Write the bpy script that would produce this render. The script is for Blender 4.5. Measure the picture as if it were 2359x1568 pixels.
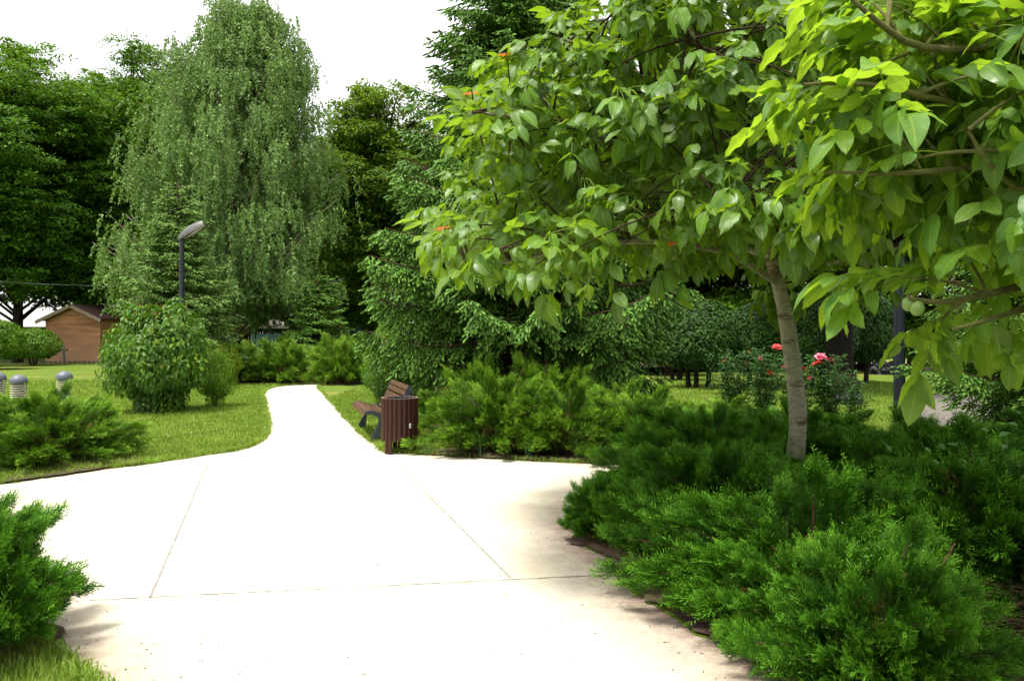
import bpy, bmesh, math, random
import numpy as np
from mathutils import Vector, Matrix

R_ = math.radians
for o in list(bpy.data.objects): bpy.data.objects.remove(o)
scn = bpy.context.scene
COL = scn.collection
# ------------------------------------------------------------------ camera
F, HOR, CX, EYE = 1800.0, 767.0, 1179.5, 1.6
cam = bpy.data.cameras.new('camera')
cam.sensor_width = 36.0; cam.lens = 36.0*F/2359.0
cam.shift_y = -(784.0-HOR)/2359.0
cam.clip_start = 0.05; cam.clip_end = 2000
cam.dof.use_dof = False
camo = bpy.data.objects.new('camera', cam); COL.objects.link(camo)
camo.location = (0, 0, EYE); camo.rotation_euler = (R_(90), 0, 0)
scn.camera = camo
# ------------------------------------------------------------------ sky, sun, exposure
SUN_EL, SUN_AZ = 68.0, -125.0        # azimuth from +Y towards +X: high, behind the viewer's left
w = bpy.data.worlds.new("World"); scn.world = w; w.use_nodes = True
nt = w.node_tree; nd = nt.nodes; lk = nt.links
for n in list(nd): nd.remove(n)
wo = nd.new('ShaderNodeOutputWorld'); bg = nd.new('ShaderNodeBackground')
sky = nd.new('ShaderNodeTexSky'); sky.sky_type = 'NISHITA'; sky.sun_disc = False
sky.sun_elevation = R_(SUN_EL); sky.sun_rotation = R_(SUN_AZ)
tc = nd.new('ShaderNodeTexCoord'); sp = nd.new('ShaderNodeSeparateXYZ')
lk.new(tc.outputs['Generated'], sp.inputs[0])
mr = nd.new('ShaderNodeMapRange'); mr.inputs['From Min'].default_value = 0; mr.inputs['From Max'].default_value = 1
mr.inputs['To Min'].default_value = 4.4; mr.inputs['To Max'].default_value = 11.0
lk.new(sp.outputs['Z'], mr.inputs['Value'])
cl = nd.new('ShaderNodeVectorMath'); cl.operation = 'SCALE'; cl.inputs[0].default_value = (1.0, 0.985, 0.95)
lk.new(mr.outputs[0], cl.inputs['Scale'])
mx = nd.new('ShaderNodeMix'); mx.data_type = 'RGBA'; mx.inputs['Factor'].default_value = 0.86
lk.new(sky.outputs[0], mx.inputs[6]); lk.new(cl.outputs[0], mx.inputs[7])
lk.new(mx.outputs[2], bg.inputs['Color']); bg.inputs['Strength'].default_value = 0.12
lk.new(bg.outputs[0], wo.inputs[0])
sl = bpy.data.lights.new('sun', 'SUN'); sl.energy = 3.4; sl.angle = R_(12); sl.color = (1, 0.95, 0.86)
so = bpy.data.objects.new('sun', sl); COL.objects.link(so)
sd = Vector((math.sin(R_(SUN_AZ))*math.cos(R_(SUN_EL)), math.cos(R_(SUN_AZ))*math.cos(R_(SUN_EL)), math.sin(R_(SUN_EL))))
so.rotation_euler = sd.to_track_quat('Z', 'Y').to_euler()
vs = scn.view_settings; vs.view_transform = 'Standard'; vs.look = 'None'; vs.gamma = 1; vs.exposure = 1.2
scn.cycles.max_bounces = 8; scn.cycles.diffuse_bounces = 3; scn.cycles.glossy_bounces = 2
scn.cycles.transmission_bounces = 3; scn.cycles.caustics_reflective = False; scn.cycles.caustics_refractive = False

# ------------------------------------------------------------------ helpers
def G(px, py):
    d = EYE*F/(py-HOR); return ((px-CX)*d/F, d)
def AT(px, py, d): return ((px-CX)*d/F, d, EYE+(HOR-py)*d/F)
def A(*a): return np.array(a[0] if len(a) == 1 and np.ndim(a[0]) else a, dtype=float)
def norm(v): return v/np.maximum(np.linalg.norm(v, axis=-1, keepdims=True), 1e-9)

class M:
    """collects triangles and links them as one mesh"""
    def __init__(s): s.v=[]; s.f=[]; s.uv=[]; s.r=[]; s.t=[]; s.m=[]; s.n=0
    def add(s, v, f, rnd=0.5, tip=0.5, uv=None, mi=0):
        v = np.asarray(v, float).reshape(-1,3); f = np.asarray(f, int).reshape(-1,3); k = len(v)
        s.v.append(v); s.f.append(f+s.n); s.n += k
        s.r.append(np.broadcast_to(np.asarray(rnd, float), (k,)).copy())
        s.t.append(np.broadcast_to(np.asarray(tip, float), (k,)).copy())
        s.uv.append(np.zeros((k,2)) if uv is None else np.asarray(uv, float).reshape(-1,2))
        s.m.append(np.full(len(f), mi, int))
    def quads(s, v, q, **k):
        q = np.asarray(q, int).reshape(-1,4)
        s.add(v, np.concatenate([q[:,[0,1,2]], q[:,[0,2,3]]]), **k)
    def mesh(s, name, mats, smooth=False):
        v = np.concatenate(s.v).astype(np.float32); f = np.concatenate(s.f).astype(np.int32)
        me = bpy.data.meshes.new(name)
        me.vertices.add(len(v)); me.vertices.foreach_set('co', v.ravel())
        me.loops.add(f.size); me.loops.foreach_set('vertex_index', f.ravel())
        me.polygons.add(len(f)); me.polygons.foreach_set('loop_start', np.arange(0, f.size, 3, dtype=np.int32))
        me.update(calc_edges=True)
        me.polygons.foreach_set('material_index', np.concatenate(s.m).astype(np.int32))
        me.polygons.foreach_set('use_smooth', np.full(len(f), smooth))
        for nm, arr in (('rnd', s.r), ('tip', s.t)):
            a = me.attributes.new(nm, 'FLOAT', 'POINT'); a.data.foreach_set('value', np.concatenate(arr).astype(np.float32))
        if any('walnut' in m.name for m in (mats if isinstance(mats, (list,tuple)) else [mats])):
            uv = np.concatenate(s.uv).astype(np.float32)
            l = me.uv_layers.new(name='UVMap'); l.data.foreach_set('uv', uv[f.ravel()].ravel())
        for m in (mats if isinstance(mats, (list,tuple)) else [mats]): me.materials.append(m)
        me.update(); return me
    def build(s, name, mats, parent=None, smooth=False, loc=(0,0,0)):
        return link(name, s.mesh(name, mats, smooth), parent, loc)
def link(name, me, parent=None, loc=(0,0,0)):
    o = bpy.data.objects.new(name, me); COL.objects.link(o); o.location = loc
    if parent: o.parent = parent
    return o
def tag(o, label=None, cat=None, group=None, kind=None):
    if label: o['label'] = label
    if cat: o['category'] = cat
    if group: o['group'] = group
    if kind: o['kind'] = kind
    return o
def empty(name, loc, label, cat, group=None, rz=0, s=(1,1,1)):
    o = bpy.data.objects.new(name, None); COL.objects.link(o); o.location = loc; o.rotation_euler = (0,0,rz); o.scale = s
    o.empty_display_size = 0.2
    return tag(o, label, cat, group)
def copy_tree(o, loc, rz, s, label, group=None):
    c = o.copy(); COL.objects.link(c); c.location = loc; c.rotation_euler = (0,0,rz); c.scale = s; c['label'] = label
    if group: c['group'] = group
    for ch in [x for x in bpy.data.objects if x.parent == o]:
        d = ch.copy(); COL.objects.link(d); d.parent = c
        for g in [x for x in bpy.data.objects if x.parent == ch]:
            e = g.copy(); COL.objects.link(e); e.parent = d
    return c

def frames(d, up, roll=None):
    y = norm(np.asarray(d, float)); up = np.broadcast_to(np.asarray(up, float), y.shape)
    x = norm(np.cross(y, up) + 1e-6); z = np.cross(x, y)
    if roll is not None:
        c = np.cos(roll)[:,None]; s = np.sin(roll)[:,None]
        x, z = x*c+z*s, z*c-x*s
    return np.stack([x,y,z], axis=2)
def stamp(m, P, Rm, T, S, rnd, mi=0, tip=None, tmul=None):
    N = len(T); V = len(P['v'])
    S = np.asarray(S, float); S = S.reshape(N,1,-1) if S.ndim else np.full((N,1,1), float(S))
    v = np.einsum('nij,nvj->nvi', Rm, P['v'][None]*S) + np.asarray(T)[:,None,:]
    f = P['f'][None] + (np.arange(N)*V)[:,None,None]
    tp = P.get('t', np.full(V, .5)); tp = np.tile(tp, N) if tip is None else np.repeat(tip, V)
    if tmul is not None: tp = tp*np.repeat(tmul, V)
    m.add(v.reshape(-1,3), f.reshape(-1,3), rnd=np.repeat(rnd, V), tip=tp,
          uv=np.tile(P.get('uv', np.zeros((V,2))), (N,1)), mi=mi)
def tubes(m, P, Rr, sides=5, mi=0, rnd=0.5):
    """P (N,K,3) centre lines, Rr (N,K) radii"""
    P = np.asarray(P, float); Rr = np.asarray(Rr, float)
    if P.ndim == 2: P = P[None]; Rr = Rr[None]
    N, K, _ = P.shape
    t = norm(np.gradient(P, axis=1)); up = np.where(np.abs(t[...,2:3])>.85, A(1,.2,0), A(0,0,1))
    x = norm(np.cross(t, up)); y = np.cross(x, t)
    a = np.arange(sides)*2*math.pi/sides
    ring = x[:,:,None,:]*np.cos(a)[None,None,:,None] + y[:,:,None,:]*np.sin(a)[None,None,:,None]
    v = P[:,:,None,:] + ring*Rr[:,:,None,None]
    k = np.arange(K-1)[:,None]*sides; j = np.arange(sides)[None]; j2 = (j+1)%sides
    q = np.stack([k+j, k+j2, k+sides+j2, k+sides+j], -1).reshape(-1,4)
    q = (q[None] + (np.arange(N)*K*sides)[:,None,None]).reshape(-1,4)
    ln = np.concatenate([np.zeros((N,1)), np.cumsum(np.linalg.norm(np.diff(P,axis=1),axis=2),axis=1)],1)
    uv = np.stack([np.broadcast_to(a/(2*math.pi),(N,K,sides)), np.broadcast_to(ln[:,:,None],(N,K,sides))],-1)
    m.quads(v.reshape(-1,3), q, rnd=rnd, tip=0.0, uv=uv, mi=mi)
def bez(a, b, c, K=8):
    t = np.linspace(0,1,K)[None,:,None]
    return (1-t)**2*a[:,None,:] + 2*t*(1-t)*b[:,None,:] + t*t*c[:,None,:]
def smooth_path(pts, K):
    pts = np.asarray(pts, float); n = len(pts); u = np.linspace(0, n-1, K); out = []
    for x in u:
        i = min(int(x), n-2); f = x-i
        p0 = pts[max(i-1,0)]; p1 = pts[i]; p2 = pts[i+1]; p3 = pts[min(i+2,n-1)]
        out.append(.5*((2*p1)+(-p0+p2)*f+(2*p0-5*p1+4*p2-p3)*f*f+(-p0+3*p1-3*p2+p3)*f**3))
    return np.array(out)
def blob(rng, n):
    d = norm(rng.normal(size=(n,3))); return d
def inside(poly, x, y):
    poly = np.asarray(poly); r = np.zeros(len(x), bool); n = len(poly)
    for i in range(n):
        x1,y1 = poly[i]; x2,y2 = poly[(i+1)%n]
        c = ((y1>y)!=(y2>y)) & (x < (x2-x1)*(y-y1)/((y2-y1) or 1e-9)+x1); r ^= c
    return r

# ------------------------------------------------------------------ materials
def mat(name):
    m = bpy.data.materials.new(name); m.use_nodes = True; t = m.node_tree
    for n in list(t.nodes): t.nodes.remove(n)
    o = t.nodes.new('ShaderNodeOutputMaterial'); b = t.nodes.new('ShaderNodeBsdfPrincipled')
    t.links.new(b.outputs[0], o.inputs[0]); return m, t, b, o
def N(t, k, **kw):
    n = t.nodes.new(k)
    for a, v in kw.items():
        if a in n.inputs.keys(): n.inputs[a].default_value = v
        else: setattr(n, a, v)
    return n
def attr(t, nm):
    n = t.nodes.new('ShaderNodeAttribute'); n.attribute_name = nm; return n.outputs['Fac']
def mixc(t, fac, a, b, blend='MIX'):
    n = t.nodes.new('ShaderNodeMix'); n.data_type = 'RGBA'; n.blend_type = blend
    for i, x in ((0, fac), (6, a), (7, b)):
        if hasattr(x, 'is_linked'): t.links.new(x, n.inputs[i])
        elif i == 0: n.inputs[0].default_value = x
        else: n.inputs[i].default_value = (*x, 1)
    return n.outputs[2]
def noise(t, scale, detail=3, rough=.6, coord='Object', vec=None):
    n = N(t, 'ShaderNodeTexNoise', Scale=scale, Detail=detail, Roughness=rough)
    if vec is None:
        c = t.nodes.new('ShaderNodeTexCoord'); vec = c.outputs[coord]
    t.links.new(vec, n.inputs['Vector']); return n.outputs['Fac']
def rng_(t, x, a, b, c=0, d=1, clamp=True):
    n = t.nodes.new('ShaderNodeMapRange'); n.clamp = clamp
    t.links.new(x, n.inputs[0])
    for i, v in enumerate((a,b,c,d)): n.inputs[i+1].default_value = v
    return n.outputs[0]
def mth(t, op, a, b=None):
    n = t.nodes.new('ShaderNodeMath'); n.operation = op
    for i, x in enumerate((a,b)):
        if x is None: continue
        if hasattr(x, 'is_linked'): t.links.new(x, n.inputs[i])
        else: n.inputs[i].default_value = x
    return n.outputs[0]
def bump(t, b, h, s=.3, d=.02):
    n = N(t, 'ShaderNodeBump', Strength=s, Distance=d); t.links.new(h, n.inputs['Height']); t.links.new(n.outputs[0], b.inputs['Normal'])
def simple(name, c, rough=.5, metal=0, c2=None, scale=8, bs=0, spec=.5):
    m, t, b, o = mat(name)
    b.inputs['Roughness'].default_value = rough; b.inputs['Metallic'].default_value = metal
    b.inputs['Specular IOR Level'].default_value = spec
    n = noise(t, scale, 5)
    t.links.new(mixc(t, rng_(t, n, .3, .7), c, c2 or tuple(x*.8 for x in c)), b.inputs['Base Color'])
    if bs: bump(t, b, n, bs)
    return m
def leafmat(name, ca, cb, tipc, tr, trf=.35, rough=.5, spec=.35, tipa=.5, veins=False, under=None, clump=2.0):
    m, t, b, o = mat(name)
    r = attr(t, 'rnd'); tp = attr(t, 'tip')
    c = mixc(t, r, ca, cb)
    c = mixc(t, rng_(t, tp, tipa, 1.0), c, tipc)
    cn = rng_(t, noise(t, clump, 2), .3, .7, .72, 1.25)
    hs = N(t, 'ShaderNodeHueSaturation'); t.links.new(c, hs.inputs['Color']); t.links.new(cn, hs.inputs['Value'])
    c = hs.outputs[0]; trc = None
    if veins:
        uv = t.nodes.new('ShaderNodeUVMap'); s = t.nodes.new('ShaderNodeSeparateXYZ'); t.links.new(uv.outputs[0], s.inputs[0])
        u = mth(t, 'ABSOLUTE', mth(t, 'MULTIPLY', mth(t, 'SUBTRACT', s.outputs[0], .5), 2))
        mid = rng_(t, u, .03, .10, 1, 0)
        ph = mth(t, 'FRACT', mth(t, 'SUBTRACT', mth(t, 'MULTIPLY', s.outputs[1], 10.0), mth(t, 'MULTIPLY', u, 2.6)))
        sv = rng_(t, mth(t, 'ABSOLUTE', mth(t, 'SUBTRACT', ph, .5)), .03, .12, .55, 0)
        vm = mth(t, 'MAXIMUM', mid, sv)
        if under is not None:
            ge = t.nodes.new('ShaderNodeNewGeometry'); c = mixc(t, ge.outputs['Backfacing'], c, under)
        c = mixc(t, mth(t, 'MULTIPLY', vm, .6), c, (.22,.30,.05))
        trc = mixc(t, mth(t, 'MULTIPLY', vm, .35), tr, (.75,.80,.12))
        sp_ = rng_(t, noise(t, 55, 3, .7), .70, .76, 0, .75); c = mixc(t, sp_, c, (.10,.075,.02)); hn = rng_(t, noise(t, 9, 2), .35, .65, .80, 1.2)
        h2 = N(t, 'ShaderNodeHueSaturation'); t.links.new(c, h2.inputs['Color']); t.links.new(hn, h2.inputs['Value']); c = h2.outputs[0]
        t.links.new(rng_(t, noise(t, 30, 3), .3, .7, .32, .55), b.inputs['Roughness']); bump(t, b, ph, .35, .002)
    t.links.new(c, b.inputs['Base Color'])
    if not veins: b.inputs['Roughness'].default_value = rough
    b.inputs['Specular IOR Level'].default_value = spec
    tl = t.nodes.new('ShaderNodeBsdfTranslucent')
    if trc is not None: t.links.new(trc, tl.inputs[0])
    else: t.links.new(mixc(t, r, tr, tuple(x*.75 for x in tr)), tl.inputs[0])
    ms = t.nodes.new('ShaderNodeMixShader'); ms.inputs[0].default_value = trf
    t.links.new(b.outputs[0], ms.inputs[1]); t.links.new(tl.outputs[0], ms.inputs[2]); t.links.new(ms.outputs[0], o.inputs[0])
    return m
def barkmat(name, c1, c2, sc=(6,6,1.5), bs=.6):
    m, t, b, o = mat(name)
    tcn = t.nodes.new('ShaderNodeTexCoord'); mp = t.nodes.new('ShaderNodeMapping'); mp.inputs['Scale'].default_value = sc
    t.links.new(tcn.outputs['Object'], mp.inputs[0])
    n = noise(t, 4, 8, .7, vec=mp.outputs[0]); t.links.new(mixc(t, rng_(t, n, .35, .65), c1, c2), b.inputs['Base Color'])
    b.inputs['Roughness'].default_value = .9; b.inputs['Specular IOR Level'].default_value = .12; bump(t, b, n, bs, .02); return m

MT = {}
MT['bark_dark'] = barkmat('bark_dark', (.035,.026,.02), (.012,.009,.007))
MT['bark_black'] = barkmat('bark_black', (.012,.009,.007), (.005,.004,.003))
MT['bark_brown'] = barkmat('bark_brown', (.13,.08,.05), (.05,.03,.02), (20,20,5))
MT['bark_limb'] = barkmat('bark_limb', (.075,.045,.026), (.028,.017,.011), (20,20,5))
MT['bark_birch'] = barkmat('bark_birch', (.42,.36,.28), (.09,.07,.05), (3,3,6))
# walnut bark: pale olive grey, horizontal lenticels, brown ring scars
m, t, b, o = mat('bark_walnut')
tcn = t.nodes.new('ShaderNodeTexCoord'); mp = t.nodes.new('ShaderNodeMapping'); mp.inputs['Scale'].default_value = (14,14,70)
t.links.new(tcn.outputs['Object'], mp.inputs[0])
n1 = noise(t, 1.0, 5, .65, vec=mp.outputs[0])
mp2 = t.nodes.new('ShaderNodeMapping'); mp2.inputs['Scale'].default_value = (2.2,2.2,8); t.links.new(tcn.outputs['Object'], mp2.inputs[0])
n2 = noise(t, 1.3, 3, .6, vec=mp2.outputs[0]); n3 = noise(t, 25, 4)
c = mixc(t, rng_(t, n3, .3, .7), (.30,.28,.19), (.19,.185,.12))
c = mixc(t, rng_(t, n1, .56, .64, 0, .85), c, (.07,.055,.035))
c = mixc(t, rng_(t, n2, .56, .66), c, (.10,.055,.030))
t.links.new(c, b.inputs['Base Color']); b.inputs['Roughness'].default_value = .8; bump(t, b, n1, .5, .01); MT['bark_walnut'] = m
MT['twig_walnut'] = barkmat('twig_walnut', (.050,.032,.020), (.028,.018,.012), (9,9,9))
MT['twig_green'] = barkmat('twig_green', (.12,.13,.04), (.08,.07,.03), (9,9,9))

MT['walnut'] = leafmat('leaf_walnut', (.038,.104,.010), (.078,.162,.010), (.12,.20,.03), (.30,.52,.012),   .30, .42, .34, .9, True, (.075,.14,.015))
MT['walnut_near'] = leafmat('leaf_walnut_near', (.046,.130,.028), (.090,.190,.022), (.12,.20,.03), (.36,.58,.02), .44, .38, .36, .9, True, (.085,.155,.02))
MT['redleaf'] = leafmat('leaf_new_red', (.35,.04,.02), (.40,.12,.02), (.3,.05,.02), (.8,.2,.02), .5)
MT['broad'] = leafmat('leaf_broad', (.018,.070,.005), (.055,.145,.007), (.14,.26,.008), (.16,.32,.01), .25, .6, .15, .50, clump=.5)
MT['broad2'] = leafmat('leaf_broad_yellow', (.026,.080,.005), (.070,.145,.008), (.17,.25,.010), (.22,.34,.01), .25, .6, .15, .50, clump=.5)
MT['birch'] = leafmat('leaf_birch', (.078,.165,.034), (.155,.265,.065), (.24,.37,.10), (.20,.32,.03), .25, .5, .25, .55, clump=.7)
MT['spruce'] = leafmat('needle_spruce', (.022,.074,.008), (.056,.138,.015), (.17,.31,.05), (.06,.14,.01), .08, .6, .15, .40, clump=1.0)
MT['spruce_l'] = leafmat('needle_spruce_light', (.040,.100,.014), (.085,.165,.028), (.19,.31,.07), (.08,.15,.01), .08, .6, .15, .40, clump=1.0)
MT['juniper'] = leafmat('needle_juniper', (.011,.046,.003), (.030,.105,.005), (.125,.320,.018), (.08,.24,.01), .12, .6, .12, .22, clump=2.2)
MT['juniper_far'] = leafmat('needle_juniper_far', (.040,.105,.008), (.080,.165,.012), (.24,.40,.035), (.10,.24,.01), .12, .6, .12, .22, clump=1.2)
MT['dogwood'] = leafmat('leaf_shrub', (.024,.078,.004), (.068,.155,.006), (.24,.32,.01), (.14,.36,.01), .22, .45, .28, .62, clump=3)
MT['privet'] = leafmat('leaf_privet', (.010,.040,.003), (.032,.085,.006), (.07,.14,.01), (.05,.14,.01), .12, .5, .18, .7, clump=2)
MT['lime'] = leafmat('leaf_lime', (.11,.19,.006), (.20,.28,.01), (.26,.34,.02), (.3,.42,.01), .3, .5, .2, .6, clump=2)
MT['hedge'] = leafmat('leaf_hedge', (.045,.12,.006), (.095,.19,.008), (.15,.26,.01), (.2,.4,.01), .28, .5, .2, .6, clump=2)
MT['rose'] = leafmat('leaf_rose', (.020,.075,.012), (.055,.135,.028), (.08,.16,.04), (.06,.18,.02), .2, .5, .2, .8, clump=3)
MT['grassb'] = leafmat('grass_blade', (.085,.175,.014), (.185,.270,.040), (.27,.33,.08), (.22,.32,.01), .25, .7, .1, .6, clump=1.5)
MT['straw'] = leafmat('dry_straw', (.35,.30,.16), (.45,.40,.24), (.5,.45,.3), (.3,.3,.1), .2)
MT['drygreen'] = leafmat('dry_needles', (.14,.065,.02), (.22,.12,.04), (.28,.17,.06), (.3,.15,.03), .15)
MT['weed'] = leafmat('leaf_weed', (.05,.14,.04), (.09,.19,.06), (.1,.2,.06), (.15,.35,.05), .25)
def petal(nm, c, c2): return leafmat(nm, c, c2, c2, c, .25, .5, .3)
MT['petal_red'] = petal('petal_red', (.72,.045,.05), (.82,.10,.10))
MT['petal_pink'] = petal('petal_pink', (.75,.10,.20), (.85,.28,.40))
MT['petal_dark'] = petal('petal_dark', (.38,.03,.035), (.30,.05,.02))
MT['fruit'] = simple('walnut_green', (.14,.22,.05), .5, 0, (.10,.17,.03), 60)
MT['berry'] = simple('berry_pale', (.42,.55,.45), .6)

# ground materials
m, t, b, o = mat('grass_ground')
n1 = noise(t, .55, 4, .6); n2 = noise(t, 9, 6, .75); n3 = noise(t, 70, 3, .8)
c = mixc(t, rng_(t, n2, .3, .7), (.065,.125,.010), (.150,.205,.030))
c = mixc(t, rng_(t, n1, .50, .66), c, (.20,.195,.045))
c = mixc(t, rng_(t, n3, .45, .75, 0, .75), c, (.035,.06,.010))
t.links.new(c, b.inputs['Base Color']); b.inputs['Roughness'].default_value = .9; b.inputs['Specular IOR Level'].default_value = .1
bump(t, b, n3, .8, .03); MT['ground'] = m
m, t, b, o = mat('soil'); n1 = noise(t, 14, 8, .8); n2 = noise(t, 90, 3, .7)
c = mixc(t, rng_(t, n1, .3, .7), (.040,.022,.014), (.10,.058,.036)); c = mixc(t, rng_(t, n2, .62, .75), c, (.17,.10,.06))
t.links.new(c, b.inputs['Base Color']); b.inputs['Roughness'].default_value = .95; bump(t, b, n1, 1, .03); MT['soil'] = m
m, t, b, o = mat('concrete')
dirt = attr(t, 'tip')
n1 = noise(t, .9, 4, .6); n2 = noise(t, 6, 8, .8); n3 = noise(t, 160, 2, .6); n4 = noise(t, 2.6, 6, .75)
c = mixc(t, rng_(t, n1, .40, .68), (.49,.46,.385), (.46,.415,.305))
c = mixc(t, rng_(t, n4, .55, .72, 0, .55), c, (.42,.37,.26))
c = mixc(t, rng_(t, n3, .58, .72, 0, .38), c, (.40,.35,.28))
dm = mth(t, 'MULTIPLY', dirt, rng_(t, n2, .25, .62, .25, 1.15))
c = mixc(t, rng_(t, dm, .05, .95), c, (.17,.115,.082))
c = mixc(t, mth(t, 'MULTIPLY', rng_(t, n3, .52, .62), rng_(t, dirt, .02, .4, 0, .65)), c, (.22,.17,.14))
t.links.new(c, b.inputs['Base Color']); b.inputs['Roughness'].default_value = .85; b.inputs['Specular IOR Level'].default_value = .2
bump(t, b, n3, .35, .004); MT['concrete'] = m
MT['joint'] = simple('joint', (.15,.145,.13), .9, 0, (.24,.23,.20), 5)
MT['paving_grey'] = simple('paving_grey', (.115,.10,.085), .85, 0, (.085,.075,.062), 5, .3)
MT['stone'] = simple('stone_wall', (.52,.44,.30), .9, 0, (.40,.33,.21), 6, .5)

# ------------------------------------------------------------------ ground, path and beds
def sheet(name, poly, z, material, kind='structure', jit=.012, seed=1, lab=None, cat=None):
    jit = .020
    rng = np.random.default_rng(seed); P = []
    for i in range(len(poly)):
        a = A(*poly[i]); c = A(*poly[(i+1)%len(poly)]); L = np.linalg.norm(c-a); k = max(1, min(60, int(L/.12)))
        for j in range(k): P.append(a+(c-a)*j/k + (rng.normal(size=2)*jit if L < 12 else 0))
    bm = bmesh.new(); vs_ = [bm.verts.new((p[0],p[1],z)) for p in P]; f = bm.faces.new(vs_)
    if f.normal.z < 0: f.normal_flip()
    bm.normal_update()
    if f.normal.z < 0: bmesh.ops.reverse_faces(bm, faces=[f])
    r = bmesh.ops.extrude_face_region(bm, geom=[f]); dn = [g for g in r['geom'] if isinstance(g, bmesh.types.BMVert)]
    for v in dn: v.co.z -= .0   # top copy stays
    for v in vs_: v.co.z = min(.001, z-.004)
    bmesh.ops.triangulate(bm, faces=bm.faces[:])
    me = bpy.data.meshes.new(name); bm.to_mesh(me); bm.free(); me.materials.append(material)
    o = link(name, me); o['kind'] = kind
    if lab: tag(o, lab, cat)
    return o
g = M(); S_ = 400
g.quads([(-S_,-S_,0),(S_,-S_,0),(S_,S_,0),(-S_,S_,0)], [(0,1,2,3)]); go = g.build('ground', MT['ground']); go['kind'] = 'structure'

BL = [G(-400,1142),G(0,1117),G(90,1104),G(180,1090),G(260,1079),G(340,1069),G(450,1053),G(540,1040),G(582,1028),G(606,1012),G(619,992),G(617,965),
      G(611,935),G(606,908),G(611,899),G(632,892),G(665,888),G(736,884)]
BC = [G(736,884),G(733,893),G(745,906),G(765,930),G(800,968),G(830,998),G(858,1020),G(886,1043),G(960,1047),G(1090,1054),G(1200,1061),G(1330,1067),G(1430,1071),G(1520,1076),(2.2,8.9)]
BR = [(2.2,8.9),G(1500,1105),G(1400,1128),G(1340,1170),G(1318,1215),G(1340,1252),G(1400,1292),G(1440,1335),G(1485,1378),G(1545,1418),G(1610,1455),G(1705,1508),G(1795,1572),G(1900,1660),(1.4,2.4),(1.5,.8)]
BB = [G(-60,1395),G(60,1432),G(105,1470),G(138,1505),G(200,1562),G(235,1610),G(270,1680),(-1.6,2.2),(-1.7,1.0)]
bed_l = BL + [(-6.0,26),(-30,26),(-30,8)]
bed_r = BC + BR[1:] + [(14,.8),(14,26),(-6.0,26)]
bed_b = BB + [(-12,1.0),(-12,4.6)]
sheet('lawn', bed_l, .012, MT['ground'], seed=3)
sheet('lawn', bed_r, .012, MT['ground'], seed=4)
sheet('lawn', bed_b, .012, MT['ground'], seed=5)
# concrete sheet: fine grid so that dirt along the bed edges can be stored per vertex
xs = np.arange(-14, 6, .07); ys = np.arange(.9, 25.6, .07)
X, Y = np.meshgrid(xs, ys); nx, ny = len(xs), len(ys)
def seg_dist(line, x, y):
    d = np.full(x.shape, 9.0); L = np.array(line)
    for a, c in zip(L[:-1], L[1:]):
        ab = c-a; tt = np.clip(((x-a[0])*ab[0]+(y-a[1])*ab[1])/max(ab@ab,1e-9), 0, 1)
        d = np.minimum(d, np.hypot(x-a[0]-tt*ab[0], y-a[1]-tt*ab[1]))
    return d
dirt = np.exp(-(seg_dist(BR, X, Y)/.33)**1.1)*1.05
dirt = np.maximum(dirt, np.exp(-(seg_dist(BB, X, Y)/.30)**1.1)*.85); dirt = np.maximum(dirt, .10*np.clip((4.6-Y)/1.2,0,1))
dirt = np.maximum(dirt, np.exp(-(seg_dist(BL[:7], X, Y)/.12)**1.3)*.55)
dirt = np.maximum(dirt, np.exp(-(seg_dist(BL[6:]+BC[:8], X, Y)/.10)**1.3)*.40)
dirt = np.maximum(dirt, np.exp(-(seg_dist(BC[8:13], X, Y)/.12)**1.3)*.6)
idx = np.arange(nx*ny).reshape(ny, nx)
q = np.stack([idx[:-1,:-1],idx[:-1,1:],idx[1:,1:],idx[1:,:-1]],-1).reshape(-1,4)
g = M(); g.quads(np.stack([X,Y,np.full(X.shape,.004)],-1).reshape(-1,3), q, tip=dirt.ravel())
po = g.build('path', MT['concrete']); po['kind'] = 'structure'
# sawn joints of the concrete
def joint(p, w=.010, seed=0):
    rng = np.random.default_rng(seed); a = A(*G(*p[0])); c = A(*G(*p[1])); L = np.linalg.norm(c-a); k = max(2,int(L/.05)); tt = np.linspace(0,1,k)[:,None]
    n = A(-(c-a)[1],(c-a)[0])/L; ln = a+(c-a)*tt + n*np.cumsum(rng.normal(size=(k,1)),0)*.0006
    ww = w*(.45+.8*rng.random((k,1)))*.5
    v = np.concatenate([np.c_[ln-n*ww, np.full(k,.0085)], np.c_[ln+n*ww, np.full(k,.0085)]])
    i = np.arange(k-1); gg = M(); gg.quads(v, np.stack([i,i+1,i+1+k,i+k],-1)); o = gg.build('path_joint', MT['joint'], po); 
for s_, p in enumerate([((480,1066),(342,1379)), ((205,1384),(1400,1325)), ((905,1060),(1175,1332)), ((0,1171),(1010,1148))]):
    joint(p, (.015,.011,.013,.008)[s_], s_)
# soil under the shrubs
def ring_poly(cx, cy, rx, ry, seed, k=30):
    rng = np.random.default_rng(seed); a = np.arange(k)*2*math.pi/k; r = 1+.10*np.sin(a*3+seed)+.05*rng.normal(size=k)
    return [(cx+rx*r[i]*math.cos(a[i]), cy+ry*r[i]*math.sin(a[i])) for i in range(k)]

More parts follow.
